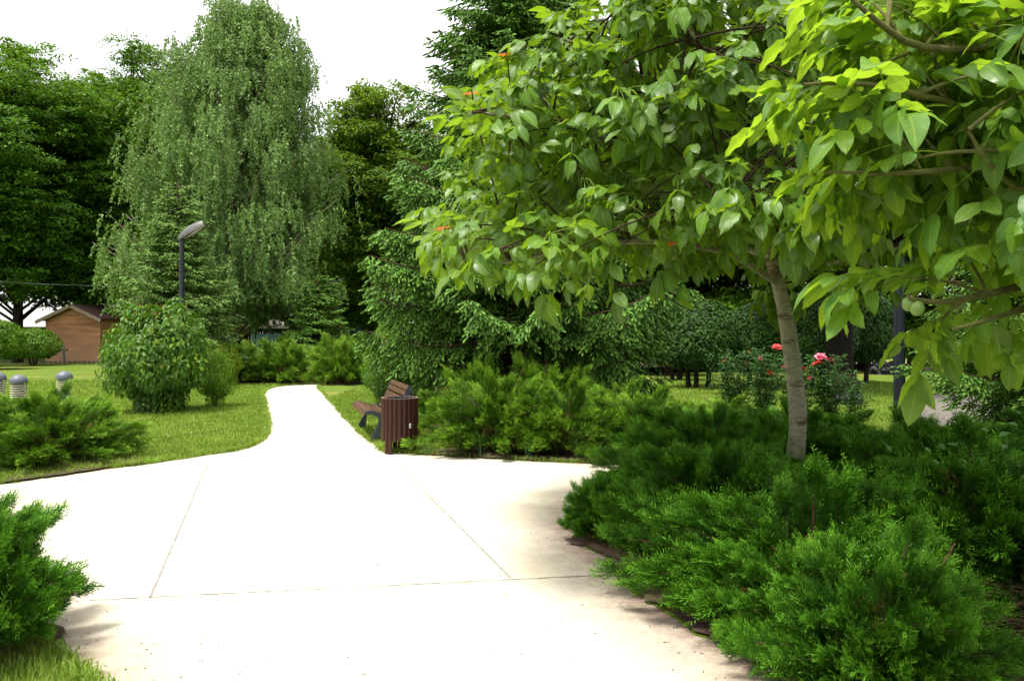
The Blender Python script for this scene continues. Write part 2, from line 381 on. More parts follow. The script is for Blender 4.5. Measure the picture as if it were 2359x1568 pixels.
# ------------------------------------------------------------------ leaf prototypes
def P_(v, f, uv=None, t=None):
    d = {'v': np.array(v, float), 'f': np.array(f)}
    if uv is not None: d['uv'] = np.array(uv, float)
    if t is not None: d['t'] = np.array(t, float)
    return d
LEAF = P_([(0,0,0),(-.26,.42,.06),(.26,.42,.06),(0,1,-.10),(0,.45,0)], [(0,4,1),(1,4,3),(0,2,4),(4,2,3)], t=[.3]*5)
LEAF2 = P_([(0,0,0),(-.30,.45,.03),(.30,.45,.03),(0,1,-.08)], [(0,3,1),(0,2,3)], t=[.3]*4)
def leaflet(rows=7, wid=.24, droop=.22, fold=.16, wave=.02, seed=0):
    wid *= 1.10; rng = np.random.default_rng(seed); v=[]; uv=[]; tt = np.linspace(0,1,rows); cols=(-1,-.5,0,.5,1)
    for i, s in enumerate(tt):
        wdt = wid*max(math.sin(math.pi*min(1,(.04+.96*s))**.88), 0)**.75 if 0<s<1 else .012
        for c in cols:
            v.append((c*wdt, s - .04*abs(c)*s, -droop*s*s + fold*abs(c)*wdt*1.2 + wave*math.sin(s*17+c*2)*abs(c))); uv.append((.5+c*.5, s))
    q=[]
    for i in range(rows-1):
        for j in range(4): a=i*5+j; q.append((a,a+1,a+6,a+5))
    f=[]
    for a_,b_,c_,d_ in q: f += [(a_,b_,c_),(a_,c_,d_)]
    return P_(v, f, uv, [.4]*len(v))
def compound(seed, L=.26, droop=.10, lf=.155, rows=7, pairs=2):
    """a walnut leaf: rachis with paired leaflets and a large one at its end"""
    rng = np.random.default_rng(seed); g = M()
    s = np.linspace(0,1,7); ra = np.c_[.01*np.sin(s*3+seed), L*s*(1-.12*s), -droop*s*s+ .02*s]
    tubes(g, ra, np.linspace(.0022,.0014,7), 4, rnd=.9)
    g.uv[-1][:] = (.5,.0)
    prs = [(1.0, 0, 1.12)]
    for k in range(pairs):
        u = (.92-.42*k/(max(pairs-1,1))) - .06*rng.random()
        for sd_ in (-1,1): prs.append((u, sd_, (1.0-.22*k)*(.85+.3*rng.random())))
    for u, sd_, sz in prs:
        p = A([np.interp(u, s, ra[:,k]) for k in range(3)])
        dr = A(sd_*(.95+.25*rng.normal()), (.75 if sd_ else 1.0), -.45-.35*rng.random()-droop*2)
        up = A(.25*rng.normal() - sd_*.15, .25+.25*rng.normal(), 1)
        lt = leaflet(rows, .21+.06*rng.random(), .05+.45*rng.random(), .05+.35*rng.random(), .008+.030*rng.random())
        stamp(g, lt, frames(dr[None], up[None], A(rng.normal()*.35)), p[None], A(lf*sz), A(.5))
    return P_(np.concatenate(g.v), np.concatenate(g.f), np.concatenate(g.uv), np.full(g.n, .4))
def spray(seed, n=15, wdt=.023, mirror=True):
    """a feathery juniper spray, 1 long, with thin scale twiglets"""
    rng = np.random.default_rng(seed); v=[]; f=[]; t=[]
    def blade(p, d, l, w_, nrm, t0, t1):
        k=len(v); d=d/np.linalg.norm(d); sdv=np.cross(d,nrm); sdv/=np.linalg.norm(sdv)
        v.extend([p, p+d*l*.45+sdv*w_+nrm*.01, p+d*l*.45-sdv*w_, p+d*l]); t.extend([t0,(t0+t1)/2,(t0+t1)/2,t1]); f.extend([(k,k+1,k+3),(k,k+3,k+2)])
    cv = lambda s: A(.05*math.sin(3*s+seed), s, .20*s*s-.12*s)
    for i in range(n):
        s = .08+.86*i/(n-1); p = cv(s); sd_ = 1 if i%2 else -1; l = (.40*(1-s)**.7+.13)*(.75+.5*rng.random())
        d = A(sd_*(.75+.2*rng.random()), .8, .35*rng.normal()+.15); nn = A(.35*rng.normal(), .35*rng.normal(), 1); nn/=np.linalg.norm(nn)
        blade(p, d, l, wdt*(.8+.4*rng.random()), nn, s*.5, s*.7+.25)
        if l > .22:
            p2 = p + d/np.linalg.norm(d)*l*.45; blade(p2, d*A(.2,1.3,1)+A(0,.3,.25), l*.55, wdt*.8, nn, s*.5, s*.6+.3)
    blade(cv(.55), cv(1.0)-cv(.55)+A(0,.1,.03), .55, wdt*.9, A(0,0,1), .5, 1.0)
    blade(cv(.0), cv(.6)-cv(0), .62, wdt*.7, A(0,0,1), .0, .4)
    return P_(np.array(v), f, t=t)
SPR = [spray(i) for i in range(5)]
def wisp(seed, n=20):
    rng = np.random.default_rng(seed); v=[]; f=[]; t=[]
    cv = lambda s: np.array([.04*math.sin(4*s+seed), s, -.16*s*s+.10*s+.02*math.sin(6*s)])
    for i in range(n):
        s = .02+.95*i/(n-1); p = cv(s); sd_ = 1 if i%2 else -1; l = (.20*(1-s)**.6+.045)*(.7+.6*rng.random())
        d = np.array([sd_*(.6+.3*rng.random()), .9, .25+.4*rng.normal()]); d/=np.linalg.norm(d); nn = norm(np.array([.5*rng.normal(),.5*rng.normal(),1])); q=np.cross(d,nn)*.011; k=len(v)
        v.extend([p,p+d*l*.5+q,p+d*l*.5-q,p+d*l]); t.extend([.4+.3*s,.6+.3*s,.6+.3*s,.8+.3*s]); f.extend([(k,k+1,k+3),(k,k+3,k+2)])
    for i in range(5):
        a,b_=cv(i/5),cv((i+1)/5); q=np.array([.008*(1-i/6),0,0]); k=len(v); v.extend([a-q,a+q,b_]); t.extend([.3+.1*i]*3); f.append((k,k+1,k+2))
    return P_(v,f,t=t)
WSP = [wisp(i) for i in range(3)]
SHOOT = P_([(0,0,0)]+[(math.cos(a)*.115,.35,math.sin(a)*.115) for a in (0,2.09,4.19)]+[(math.cos(a)*.09,.85,math.sin(a)*.09) for a in (0,2.09,4.19)]+[(0,1.02,0)],
    [(0,2,1),(0,3,2),(0,1,3),(1,2,5),(1,5,4),(2,3,6),(2,6,5),(3,1,4),(3,4,6),(4,5,7),(5,6,7),(6,4,7)], t=[0,.3,.3,.3,.8,.8,.8,1])

# ------------------------------------------------------------------ junipers
def juniper_mesh(seed, nb=150, per=70, size=.122, mats=None, berries=160, upright=.0, side=1.0):
    """a spreading juniper of radius about 1 and height about .8: arching limbs set with feathery sprays"""
    rng = np.random.default_rng(seed); g = M(); wd = M()
    az = rng.random(nb)*2*math.pi; el = np.arccos(1-rng.random(nb)*.97)  # from straight up to flat
    el = math.pi/2-el; el = np.clip(el, .03, 1.35); lowm = rng.random(nb)<.22; el[lowm] = .02+.12*rng.random(lowm.sum())
    rr = .70+.44*rng.random(nb)**2.0*(1+.25*np.sin(az*3+seed)); 
    h = .60+.30*rng.random(nb)
    tip = np.stack([np.cos(el)*np.cos(az)*rr, np.cos(el)*np.sin(az)*rr, np.sin(el)*h*rr+.10+upright*rng.random(nb)], 1)
    base = np.stack([np.cos(az)*rng.random(nb)*.22, np.sin(az)*rng.random(nb)*.22, np.full(nb,.0)], 1)
    mid = base*.5+tip*.5; mid[:,2] = tip[:,2]*.80+.06; mid[:,:2] *= .9
    K = 12; B = bez(base, mid, tip, K)
    tubes(wd, B, np.linspace(.018,.003,K)[None]*(.7+.6*rng.random((nb,1))), 4)
    n = nb*per; bi = np.repeat(np.arange(nb), per); s = .30+.70*rng.random(n)**.75
    u = s*(K-1); i0 = np.minimum(u.astype(int), K-2); fr = (u-i0)[:,None]
    p = B[bi,i0]*(1-fr)+B[bi,i0+1]*fr; td = norm(B[bi,i0+1]-B[bi,i0])
    out = norm(p*A(1,1,.7)+A(0,0,.08))
    off = rng.normal(size=(n,3)); off -= (off*td).sum(1,keepdims=True)*td
    off = norm(off+A(0,0,.45)+out*.5); p = p + off*(rng.random((n,1))**.7)*(.24*np.clip(1.08-s,0,1)**1.1+.006)[:,None]
    d = norm(td*1.05 + off*.60 + out*.25 + A(0,0,.16) + rng.normal(size=(n,3))*.25)
    sz = size*(.6+.7*rng.random(n))
    # long plume tips at the end of each limb
    tipm = s>.93; sz[tipm] *= 1.35; d[tipm] = norm(td[tipm]+A(0,0,.25)+rng.normal(size=(tipm.sum(),3))*.18)
    # a few long feathery leaders
    low = p[:,2]<.04; p[low,2] = .04+rng.random(low.sum())*.05
    rb = np.clip(.5+.28*rng.normal(size=nb),0,1)[bi]*.6+.4*rng.random(n)
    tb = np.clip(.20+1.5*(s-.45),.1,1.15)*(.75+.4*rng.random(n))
    Rm = frames(d, out+rng.normal(size=(n,3))*.5)
    dead = (rng.random(nb)<.05)[bi] & (rng.random(n)<.30) & (s<.75)
    for k in range(6):
        sel = (np.arange(n)%5==k)&~dead if k<5 else dead
        S = np.stack([sz[sel],sz[sel],sz[sel]],1)
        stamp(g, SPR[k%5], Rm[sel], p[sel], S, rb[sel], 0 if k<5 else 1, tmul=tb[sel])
    nw = nb*9; bi2 = rng.integers(0,nb,nw); s2 = .55+.45*rng.random(nw)**.6; u = s2*(K-1); i0 = np.minimum(u.astype(int),K-2); fr=(u-i0)[:,None]
    p2 = B[bi2,i0]*(1-fr)+B[bi2,i0+1]*fr + rng.normal(size=(nw,3))*(.10*np.clip(1.1-s2,0,1))[:,None]; p2[:,2] = np.maximum(p2[:,2],.06)
    d2 = norm(norm(B[bi2,-1]-B[bi2,-4])*1.0 + norm(p2)*.4 + A(0,0,.35) + rng.normal(size=(nw,3))*.30)
    for k in range(3):
        q_ = np.arange(nw)%3==k; L2_ = size*(1.3+1.3*rng.random(q_.sum())); stamp(g, WSP[k], frames(d2[q_], A(0,0,1)+rng.normal(size=(q_.sum(),3))*.3), p2[q_], np.stack([L2_,L2_,L2_],1), .3+.7*rng.random(q_.sum()), 0)
    # modest dead, brown sprays inside
    m2 = nb*6; bi = rng.integers(0,nb,m2); s = .12+.35*rng.random(m2); i0 = (s*(K-1)).astype(int); p = B[bi,i0]+rng.normal(size=(m2,3))*.04; p[:,2]=np.abs(p[:,2])+.02
    stamp(g, SPR[0], frames(norm(rng.normal(size=(m2,3))+norm(p)), norm(rng.normal(size=(m2,3)))), p, np.full((m2,3),size), rng.random(m2), 1)
    if berries:
        oc = P_([(1,0,0),(-1,0,0),(0,1,0),(0,-1,0),(0,0,1),(0,0,-1)], [(0,2,4),(2,1,4),(1,3,4),(3,0,4),(2,0,5),(1,2,5),(3,1,5),(0,3,5)])
        cc = rng.integers(0, n, 14); P0 = np.concatenate(g.v[:1])  # cluster round some sprays
        c0 = tip[rng.integers(0,nb,14)]*.94; q_ = c0[rng.integers(0,14,berries)]+rng.normal(size=(berries,3))*.07
        q_[:,2] = np.abs(q_[:,2])+.03
        stamp(g, oc, np.repeat(np.eye(3)[None],berries,0), q_, np.full((berries,3),.0032), np.full(berries,.5), 2)
    ms = mats or [MT['juniper'], MT['drygreen'], MT['berry']]
    return g.mesh('crown', ms), wd.mesh('trunk', [MT['bark_brown']])
JM = [juniper_mesh(11), juniper_mesh(12, nb=140, per=72), juniper_mesh(13, nb=160, per=66, upright=.12)]
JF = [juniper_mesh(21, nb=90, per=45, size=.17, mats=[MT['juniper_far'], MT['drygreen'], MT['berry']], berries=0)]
def juniper(mesh, x, y, rx, ry, h, rz, label, group, soil=True, z=.02):
    r = empty('juniper_bush', (x,y,z), label, 'juniper', group, rz, (rx,ry,h/1.02))
    oc_ = link('crown', mesh[0], r); link('trunk', mesh[1], r)
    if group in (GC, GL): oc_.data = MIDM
    if soil: SOIL.append((x, y, max(rx,ry)*.80))
    return r
SOIL = []
MID = leafmat('needle_juniper_lit', (.026,.074,.005), (.055,.140,.007), (.22,.39,.025), (.10,.26,.01), .12, .6, .12, .22, clump=2.2)  # lighter juniper green: light painted into the needles of clump and left edge
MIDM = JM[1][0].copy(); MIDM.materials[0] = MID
GJ = 'junipers massed beneath the walnut tree'; GC = 'junipers of the clump behind the litter bin'; GL = 'junipers along the left lawn edge'; GF = 'junipers at the far end of the path'
J = juniper
J(JM[0], 1.64,3.52,.52,.55,.72,.3, 'juniper at the bottom edge beside the path, dotted with pale berries', GJ)
J(JM[2], 1.50,3.92,.50,.50,.58,4.0, 'low juniper at the path edge between two larger bright ones near the bottom', GJ)
J(JM[1], 1.70,4.45,.88,.95,.86,1.9, 'bright feathery juniper leaning over the stained path edge beside the cross joint', GJ)
J(JM[2], 1.45,5.6,.80,.9,.84,3.1, 'juniper between the small detached sprig bush and the walnut trunk', GJ)
J(JM[2], .70,6.02,.30,.32,.50,.5, 'smallest juniper, a low sprig bush poking out alone onto the pale path', GJ)
J(JM[1], 1.65,6.8,.85,.9,.88,4.4, 'juniper at the corner where the path forks, left of the walnut trunk', GJ)
J(JM[0], 2.95,4.85,1.05,1.0,.98,5.2, 'dark juniper in front of the walnut trunk, above the bare brown limbs', GJ)
J(JM[2], 3.45,6.1,1.0,1.0,.90,.9, 'juniper right of the foot of the walnut trunk in deep shade', GJ)
J(JM[1], 4.05,4.8,.95,.9,.95,2.6, 'juniper at the right frame edge behind the tangle of bare limbs', GJ)
J(JM[0], 4.7,6.2,1.1,1.0,.95,3.9, 'juniper at the right frame edge with the pale leafy weed growing through', GJ)
J(JM[2], 2.75,7.75,1.0,.9,.80,1.2, 'juniper directly behind the walnut trunk and in front of the red roses', GJ)
J(JM[1], 4.15,7.7,1.05,1.0,.84,5.6, 'juniper in front of the grey side paving', GJ)
J(JM[0], 5.6,7.6,1.1,1.0,.90,2.2, 'juniper at the right frame edge beside the grey side paving', GJ)
J(JM[2], 2.15,8.9,.95,.9,.78,2.9, 'juniper at the right end of the path fork, between clump and walnut', GJ)
J(JM[1], 3.5,9.1,1.0,.9,.78,.2, 'juniper with its plumes against the foot of the fluted dark post', GJ)
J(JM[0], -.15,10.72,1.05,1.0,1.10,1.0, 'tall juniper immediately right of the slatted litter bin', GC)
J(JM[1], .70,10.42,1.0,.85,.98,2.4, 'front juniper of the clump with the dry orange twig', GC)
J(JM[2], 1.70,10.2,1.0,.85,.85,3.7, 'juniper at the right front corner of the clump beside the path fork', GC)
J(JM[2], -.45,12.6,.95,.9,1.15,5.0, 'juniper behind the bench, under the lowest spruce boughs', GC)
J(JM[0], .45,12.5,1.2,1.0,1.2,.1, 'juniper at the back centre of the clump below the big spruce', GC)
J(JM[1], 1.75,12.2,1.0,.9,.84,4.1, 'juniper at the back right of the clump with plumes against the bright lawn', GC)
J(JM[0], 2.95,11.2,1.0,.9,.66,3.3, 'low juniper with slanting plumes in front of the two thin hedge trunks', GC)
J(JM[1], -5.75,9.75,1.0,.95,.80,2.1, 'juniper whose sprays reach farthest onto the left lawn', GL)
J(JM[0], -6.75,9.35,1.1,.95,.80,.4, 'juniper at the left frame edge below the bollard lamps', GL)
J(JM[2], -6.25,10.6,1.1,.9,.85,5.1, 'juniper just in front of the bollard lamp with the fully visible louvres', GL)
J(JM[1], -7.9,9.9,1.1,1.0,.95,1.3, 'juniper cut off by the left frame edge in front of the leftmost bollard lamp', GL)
J(JM[2], -2.84,3.88,.60,.60,.84,2.7, 'juniper alone in the bottom left corner spreading over the pale path', None)
J(JF[0], -9.0,25.6,1.6,1.3,1.2,.3, 'far juniper at the left, beside the red tipped shrub', GF)
J(JF[0], -7.3,25.5,1.8,1.3,1.2,2.3, 'brightest pale green juniper at the far end of the path', GF)
J(JF[0], -8.2,27.3,2.0,1.4,1.35,4.0, 'tall far juniper in the row behind, below the pale parasol', GF)
J(JF[0], -5.35,24.7,1.15,1.1,1.35,5.0, 'far juniper right of the path end', GF)
J(JF[0], -6.1,27.0,1.5,1.3,1.45,1.1, 'far juniper behind the path end, below the orange play frame', GF)
sg = M()
SOIL.append((2.7,3.6,1.25))
for i, (x,y,r) in enumerate(SOIL):
    pl = ring_poly(x,y,r,r,i); k=len(pl); z=.0135+.0004*i
    sg.add([(x,y,z)]+[(a,b_,z) for a,b_ in pl], [(0,j+1,(j+1)%k+1) for j in range(k)])
so_ = sg.build('soil', MT['soil']); so_['kind'] = 'structure'
def strip(edge, cx, cy, w_, z, seed):
    rng = np.random.default_rng(seed); e = []
    for a, c in zip(edge[:-1], edge[1:]):
        a=A(*a); c=A(*c); k=max(1,int(np.linalg.norm(c-a)/.035)); e += [a+(c-a)*j/k for j in range(k)]
    e = np.array(e); d_ = norm(A(cx,cy)-e); w1 = np.convolve(rng.normal(size=len(e)+8), np.ones(9)/9, 'valid')[:,None]; o_ = e-d_*(.020+.09*w1+.008*rng.normal(size=(len(e),1))); i_ = e+d_*w_; n=len(e)
    g = M(); k = np.arange(n-1); g.quads(np.concatenate([np.c_[o_,np.full(n,z)],np.c_[i_,np.full(n,z)]]), np.stack([k,k+1,k+1+n,k+n],-1)); o=g.build('soil', MT['soil']); o['kind']='structure'
strip(BC[8:13], .6, 12.5, 1.3, .028, 1); strip(BR[1:14], 3.5, 5.0, 1.2, .029, 2); strip(BL[1:6], -6.5, 12, 1.0, .030, 3)

# ------------------------------------------------------------------ spruces
def spruce_mesh(seed, H=10, R0=3.8, zl=.75, mats=None, shoot=.14, dz=.19, nb=9, hang=.6, dens=.062, fat=1.55):
    rng = np.random.default_rng(seed); g = M(); wd = M()
    tubes(wd, [(0,0,0),(0,0,H*.3),(0.05,0,H*.6),(0,.03,H)], [R0*.055,R0*.045,R0*.025,.012], 9)
    BR_, RR_ = [], []; T=[]; D=[]; U=[]; Rn=[]; L_=[]
    z = zl
    while z < H*.985:
        f = (z-zl)/(H-zl); r0 = R0*((1-f)**.80)*(.96 if f>.12 else .75+f*1.8)
        for k in range(nb if f < .9 else 4):
            a = rng.random()*2*math.pi; r = r0*(.62+.42*rng.random())+.12; zz = z+rng.normal()*.08
            K = 9; s = np.linspace(0,1,K); dro = (.30-.45*f)*r*(.7+.6*rng.random())
            c, sn = math.cos(a), math.sin(a); bend = rng.normal()*.12
            pl = np.stack([c*r*s - sn*bend*r*s*s, sn*r*s + c*bend*r*s*s, zz - dro*s**1.2*.9 + .26*r*s**3*(.6+.5*rng.random())*(.5+.5*(1-f))], 1)
            pl[:,2] = np.maximum(pl[:,2], .35+.25*rng.random())
            BR_.append(pl); RR_.append(np.linspace(.010+.011*r, .005, K))
            n = max(int(r/dens*1.25), 6); ss = np.sort(.16+.84*rng.random(n)); 
            bl = (.16+.55*r*.5*(1-ss)**.6*(.5+.9*rng.random(n))) ; bl = np.minimum(bl, .75)
            for q_ in range(n):
                p = A([np.interp(ss[q_], s, pl[:,i]) for i in range(3)]); sd_ = 1 if q_%2 else -1
                fwd = A(c, sn, .0); lat = A(-sn, c, 0)*sd_; m_ = max(int(bl[q_]/.048), 3); u = (np.arange(m_)+.5)/m_
                bd = fwd*(.35+.5*ss[q_])+lat*(.95-.4*ss[q_])*(.8+.3*rng.random()); bd /= np.linalg.norm(bd)
                hg = hang*(.5+.8*rng.random())*(1.1-.7*f)
                pp = p + bd*(bl[q_]*u)[:,None]*(1-.2*hg) - A(0,0,1)*(hg*bl[q_]*u**1.5)[:,None]
                alt = np.where(np.arange(m_)%2, 1, -1)[:,None]
                side = np.cross(bd, A(0,0,1))[None]*alt
                dd = bd*.65 + side*.55 - A(0,0,1)*(hg*.9+.25*rng.random((m_,1))) + rng.normal(size=(m_,3))*.16
                dd[-1] = bd - A(0,0,hg*.8)
                T.append(pp); D.append(dd); Rn.append(np.full(m_, .25+.5*rng.random())+rng.random(m_)*.25); L_.append(shoot*(.65+.6*rng.random(m_)))
        z += dz*(.8+.4*rng.random())*(1-.25*f)
    tubes(wd, np.stack(BR_), np.stack(RR_), 4)
    T=np.concatenate(T); D=np.concatenate(D); Rn=np.concatenate(Rn); L_=np.concatenate(L_)
    stamp(g, SHOOT, frames(D, norm(rng.normal(size=D.shape))), T, np.stack([L_*0+.11*fat,L_,L_*0+.11*fat],1)*A(1,1,1), np.clip(Rn,0,1))
    return g.mesh('crown', mats or [MT['spruce']]), wd.mesh('trunk', [MT['bark_brown']]), len(T)
def tree(name, ms, loc, rz, s, label, group=None, cat='tree'):
    r = empty(name, loc, label, cat, group, rz, s); link('trunk', ms[1], r); link('crown', ms[0], r); return r
SB = spruce_mesh(31); print('spruce shoots', SB[2])
tree('spruce_tree', SB, (.20,15.2,0), 2.0, (.97,.97,1.07), 'tall dark spruce with drooping finger like shoots rising out of the frame beyond the bench', 'spruces')
tree('spruce_tree', SB, (7.6,10.2,0), .6, (.70,.70,.60), 'spruce partly cut off by the right frame edge behind the fluted post', 'spruces')
SS = spruce_mesh(33, H=6.1, R0=2.3, zl=.7, mats=[MT['spruce_l']], shoot=.15, dz=.20, nb=8, hang=.35, dens=.09, fat=1.7)
sx, sy = G(410, 888)
tree('spruce_tree', SS, (sx,sy,0), .4, (1,1,1.02), 'young pale green spruce standing behind the slim street lamp', 'spruces')

# ------------------------------------------------------------------ broadleaved trees
def broad_mesh(seed, H, Rr, zlo, nc=90, per=1300, leaf=.13, mats=None, tr=.28, flat=.45, cr=.16):
    rng = np.random.default_rng(seed); g = M(); wd = M()
    cz = (H+zlo)/2; hz = (H-zlo)/2
    d = blob(rng, nc*2); d = d[:nc]; rad = (.42+.58*rng.random(nc)**.55)*(1+.12*np.sin(3*np.arctan2(d[:,1],d[:,0])+seed))
    C = d*rad[:,None]*A(Rr,Rr,hz)+A(0,0,cz)
    tp = np.array([(0,0,0),(.05,0,H*.25),(-.05,.1,H*.5),(.05,0,H*.85)]); tubes(wd, smooth_path(tp, 9), np.linspace(tr,tr*.18,9), 9)
    zb = np.clip(C[:,2]-Rr*.35-.25*np.hypot(C[:,0],C[:,1]), H*.12, H*.8)
    b0 = np.stack([zb*0, zb*0, zb],1); mid = (b0+C)/2+A(0,0,.25)*rng.random((nc,1)); tubes(wd, bez(b0, mid, C, 6), np.linspace(.30*tr,.03,6)[None]*np.ones((nc,1)), 5)
    cs = Rr*cr*2*(.7+.6*rng.random(nc))
    n = nc*per; ci = np.repeat(np.arange(nc), per)
    # leaves sit on little horizontal sprays inside every clump
    ns = 26; sd_ = np.clip(rng.normal(size=(nc,ns,3)),-1.5,1.5)*A(.55,.55,flat*.62); si = rng.integers(0,ns,n)
    sp_ = sd_[ci,si]; rr = np.clip(rng.normal(size=(n,3)),-1.9,1.9)*A(.20,.20,.055)
    rr[:,2] -= .5*(rr[:,0]**2+rr[:,1]**2)
    p = C[ci]+(sp_+rr)*cs[ci][:,None]
    out = norm(p-A(0,0,cz*.9)); nr = norm(A(0,0,1)+rng.normal(size=(n,3))*.45+out*.45)
    dr = norm(np.cross(nr, rng.normal(size=(n,3)))-A(0,0,.25))
    rn = np.clip(.5+.22*rng.normal(size=(nc,))[ci]+.25*rng.normal(size=n),0,1)
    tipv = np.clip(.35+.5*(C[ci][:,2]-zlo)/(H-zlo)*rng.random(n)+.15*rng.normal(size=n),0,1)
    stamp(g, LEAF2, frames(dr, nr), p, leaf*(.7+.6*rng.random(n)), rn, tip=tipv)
    return g.mesh('crown', mats or [MT['broad']]), wd.mesh('trunk', [MT['bark_dark']])
BA = broad_mesh(41, 17.3, 4.9, 3.4, nc=170, per=1100, leaf=.18, cr=.135, flat=.6)
BB_ = broad_mesh(42, 14.5, 4.2, 1.4, nc=150, per=1000, leaf=.18, cr=.145, flat=.6, mats=[MT['broad2']])
BG = 'broadleaved trees along the back of the park'
def bt(ms, px, d, s, rz, lab, name='broadleaf_tree'):
    return tree(name, ms, ((px-CX)*d/F, d, 0), rz, s, lab, BG)
bt(BA, 40, 42.5, (1.05,1.05,1.0), 0, 'broadleaved tree with a thick dark trunk left of the wooden shed')
bt(BA, 190, 46, (1.0,1.0,.92), 2, 'broadleaved tree behind the shed whose top leaves a gap with sky showing through')
bt(BA, 300, 49, (1.0,1.0,1.12), 4, 'broadleaved tree peeping out behind the upper left flank of the birch')
bt(BA, -160, 45, (1,1,1.05), 1, 'broadleaved tree cut off by the left frame edge')
bt(BB_, 890, 41, (1.0,1.0,1.0), .5, 'broadleaved tree with yellow green top between the birch and the tall spruce')
bt(BB_, 790, 48, (1.0,1.0,1.0), 2.5, 'dark broadleaved tree filling the gap right of the birch')
bt(BB_, 560, 50, (1.1,1.1,.9), 3.5, 'broadleaved tree hidden mostly behind the birch')
bt(BB_, 1120, 46, (1.2,1.0,.95), 5, 'broadleaved tree behind the left boughs of the tall spruce')
bt(BB_, 1420, 40, (1.2,1.1,.78), 1.2, 'sunlit tree behind the right boughs of the tall spruce')
bt(BB_, 1680, 36, (1.15,1.0,.85), 4.2, 'yellow green tree behind the crown of the walnut')
bt(BB_, 1990, 34, (1.1,1.0,.75), 5.5, 'tree seen past the fluted post at the right')
bt(BB_, 2330, 33, (1.2,1.1,.85), .9, 'tree behind the right hand spruce at the frame edge')
bt(BA, 290, 56, (1.0,1.0,.8), 5, 'far broadleaved tree filling the background above the shed roof')

# ------------------------------------------------------------------ birch
def birch_mesh(seed=51):
    rng = np.random.default_rng(seed); g = M(); wd = M()
    zs = A(1.8,3,4.6,6.5,8.5,10.5,12.3,13.6,14.6,15.6); rs = A(3.4,4.7,5.2,5.1,4.7,4.1,3.5,3.0,2.3,.9)
    nl = 370; z = 2.6+12.8*rng.random(nl)**.80; a = rng.random(nl)*2*math.pi
    f = rng.random(nl)**.45; r = np.interp(z, zs, rs)*(.25+.75*f)*(1+.10*np.sin(a*4+z))
    tipp = np.stack([np.cos(a)*r, np.sin(a)*r, z],1)
    zb = np.clip(z-r*1.0-.4, .8, 13.5); b0 = np.stack([.03*np.cos(a), .03*np.sin(a), zb],1); mid = (b0*.45+tipp*.55); mid[:,2] += .3*r*.6
    sh_ = lambda q: q + np.stack([.10*np.maximum(q[:,2]-5,0), q[:,2]*0, q[:,2]*0],1)
    b0 = sh_(b0); mid = sh_(mid); tipp = sh_(tipp)
    L = bez(b0, mid, tipp, 8); tubes(wd, L, np.linspace(1,.15,8)[None]*(.014+.008*r)[:,None], 5)
    tubes(wd, smooth_path([(0,0,0),(.1,0,4),(.2,.1,8),(.75,0,12),(1.0,0,15)], 10), np.linspace(.24,.03,10), 9)
    # hanging strands off the outer half of each limb
    ns = 27; st = .30+.70*rng.random((nl,ns))**.8; li = np.repeat(np.arange(nl),ns); u = st.ravel()*7; i0 = np.minimum(u.astype(int),6); fr=(u-i0)[:,None]
    p0 = L[li,i0]*(1-fr)+L[li,i0+1]*fr + rng.normal(size=(nl*ns,3))*A(.26,.26,.12)
    n = len(p0); ln = (.45+1.15*rng.random(n))*(.6+.5*rng.random(nl)[li]); ln = np.minimum(ln, np.maximum(p0[:,2]-2.75,.25))
    od = norm(p0*A(1,1,0)+1e-3); k = 40
    s = np.sort(rng.random((n,k)),1)
    sway = rng.normal(size=(n,1,3))*A(.10,.10,0)
    P = p0[:,None,:] + od[:,None,:]*(.22*np.sqrt(s)[...,None]*ln[:,None,None]) - A(0,0,1)*(ln[:,None]*s**1.15)[...,None] + sway*s[...,None] + rng.normal(size=(n,k,3))*.035
    P = P.reshape(-1,3); nn = len(P)
    nr = norm(np.repeat(od,k,0)*.7+A(0,0,.6)+rng.normal(size=(nn,3))*.55); dr = norm(np.cross(nr,rng.normal(size=(nn,3)))*.6-A(0,0,.8))
    rn = np.clip(.5+.2*rng.normal(size=nl)[li].repeat(k)+.22*rng.normal(size=nn),0,1)
    stamp(g, LEAF2, frames(dr,nr), P, .100*(.7+.6*rng.random(nn)), rn, tip=np.clip(.4+.3*rng.normal(size=nn),0,1))
    return g.mesh('crown',[MT['birch']]), wd.mesh('trunk',[MT['bark_birch']])
BI = birch_mesh()
tree('birch_tree', BI, ((512-CX)*32/F, 32, 0), .7, (1,1,1.0), 'huge weeping birch with grey green curtains of hanging leaves and pale limbs')

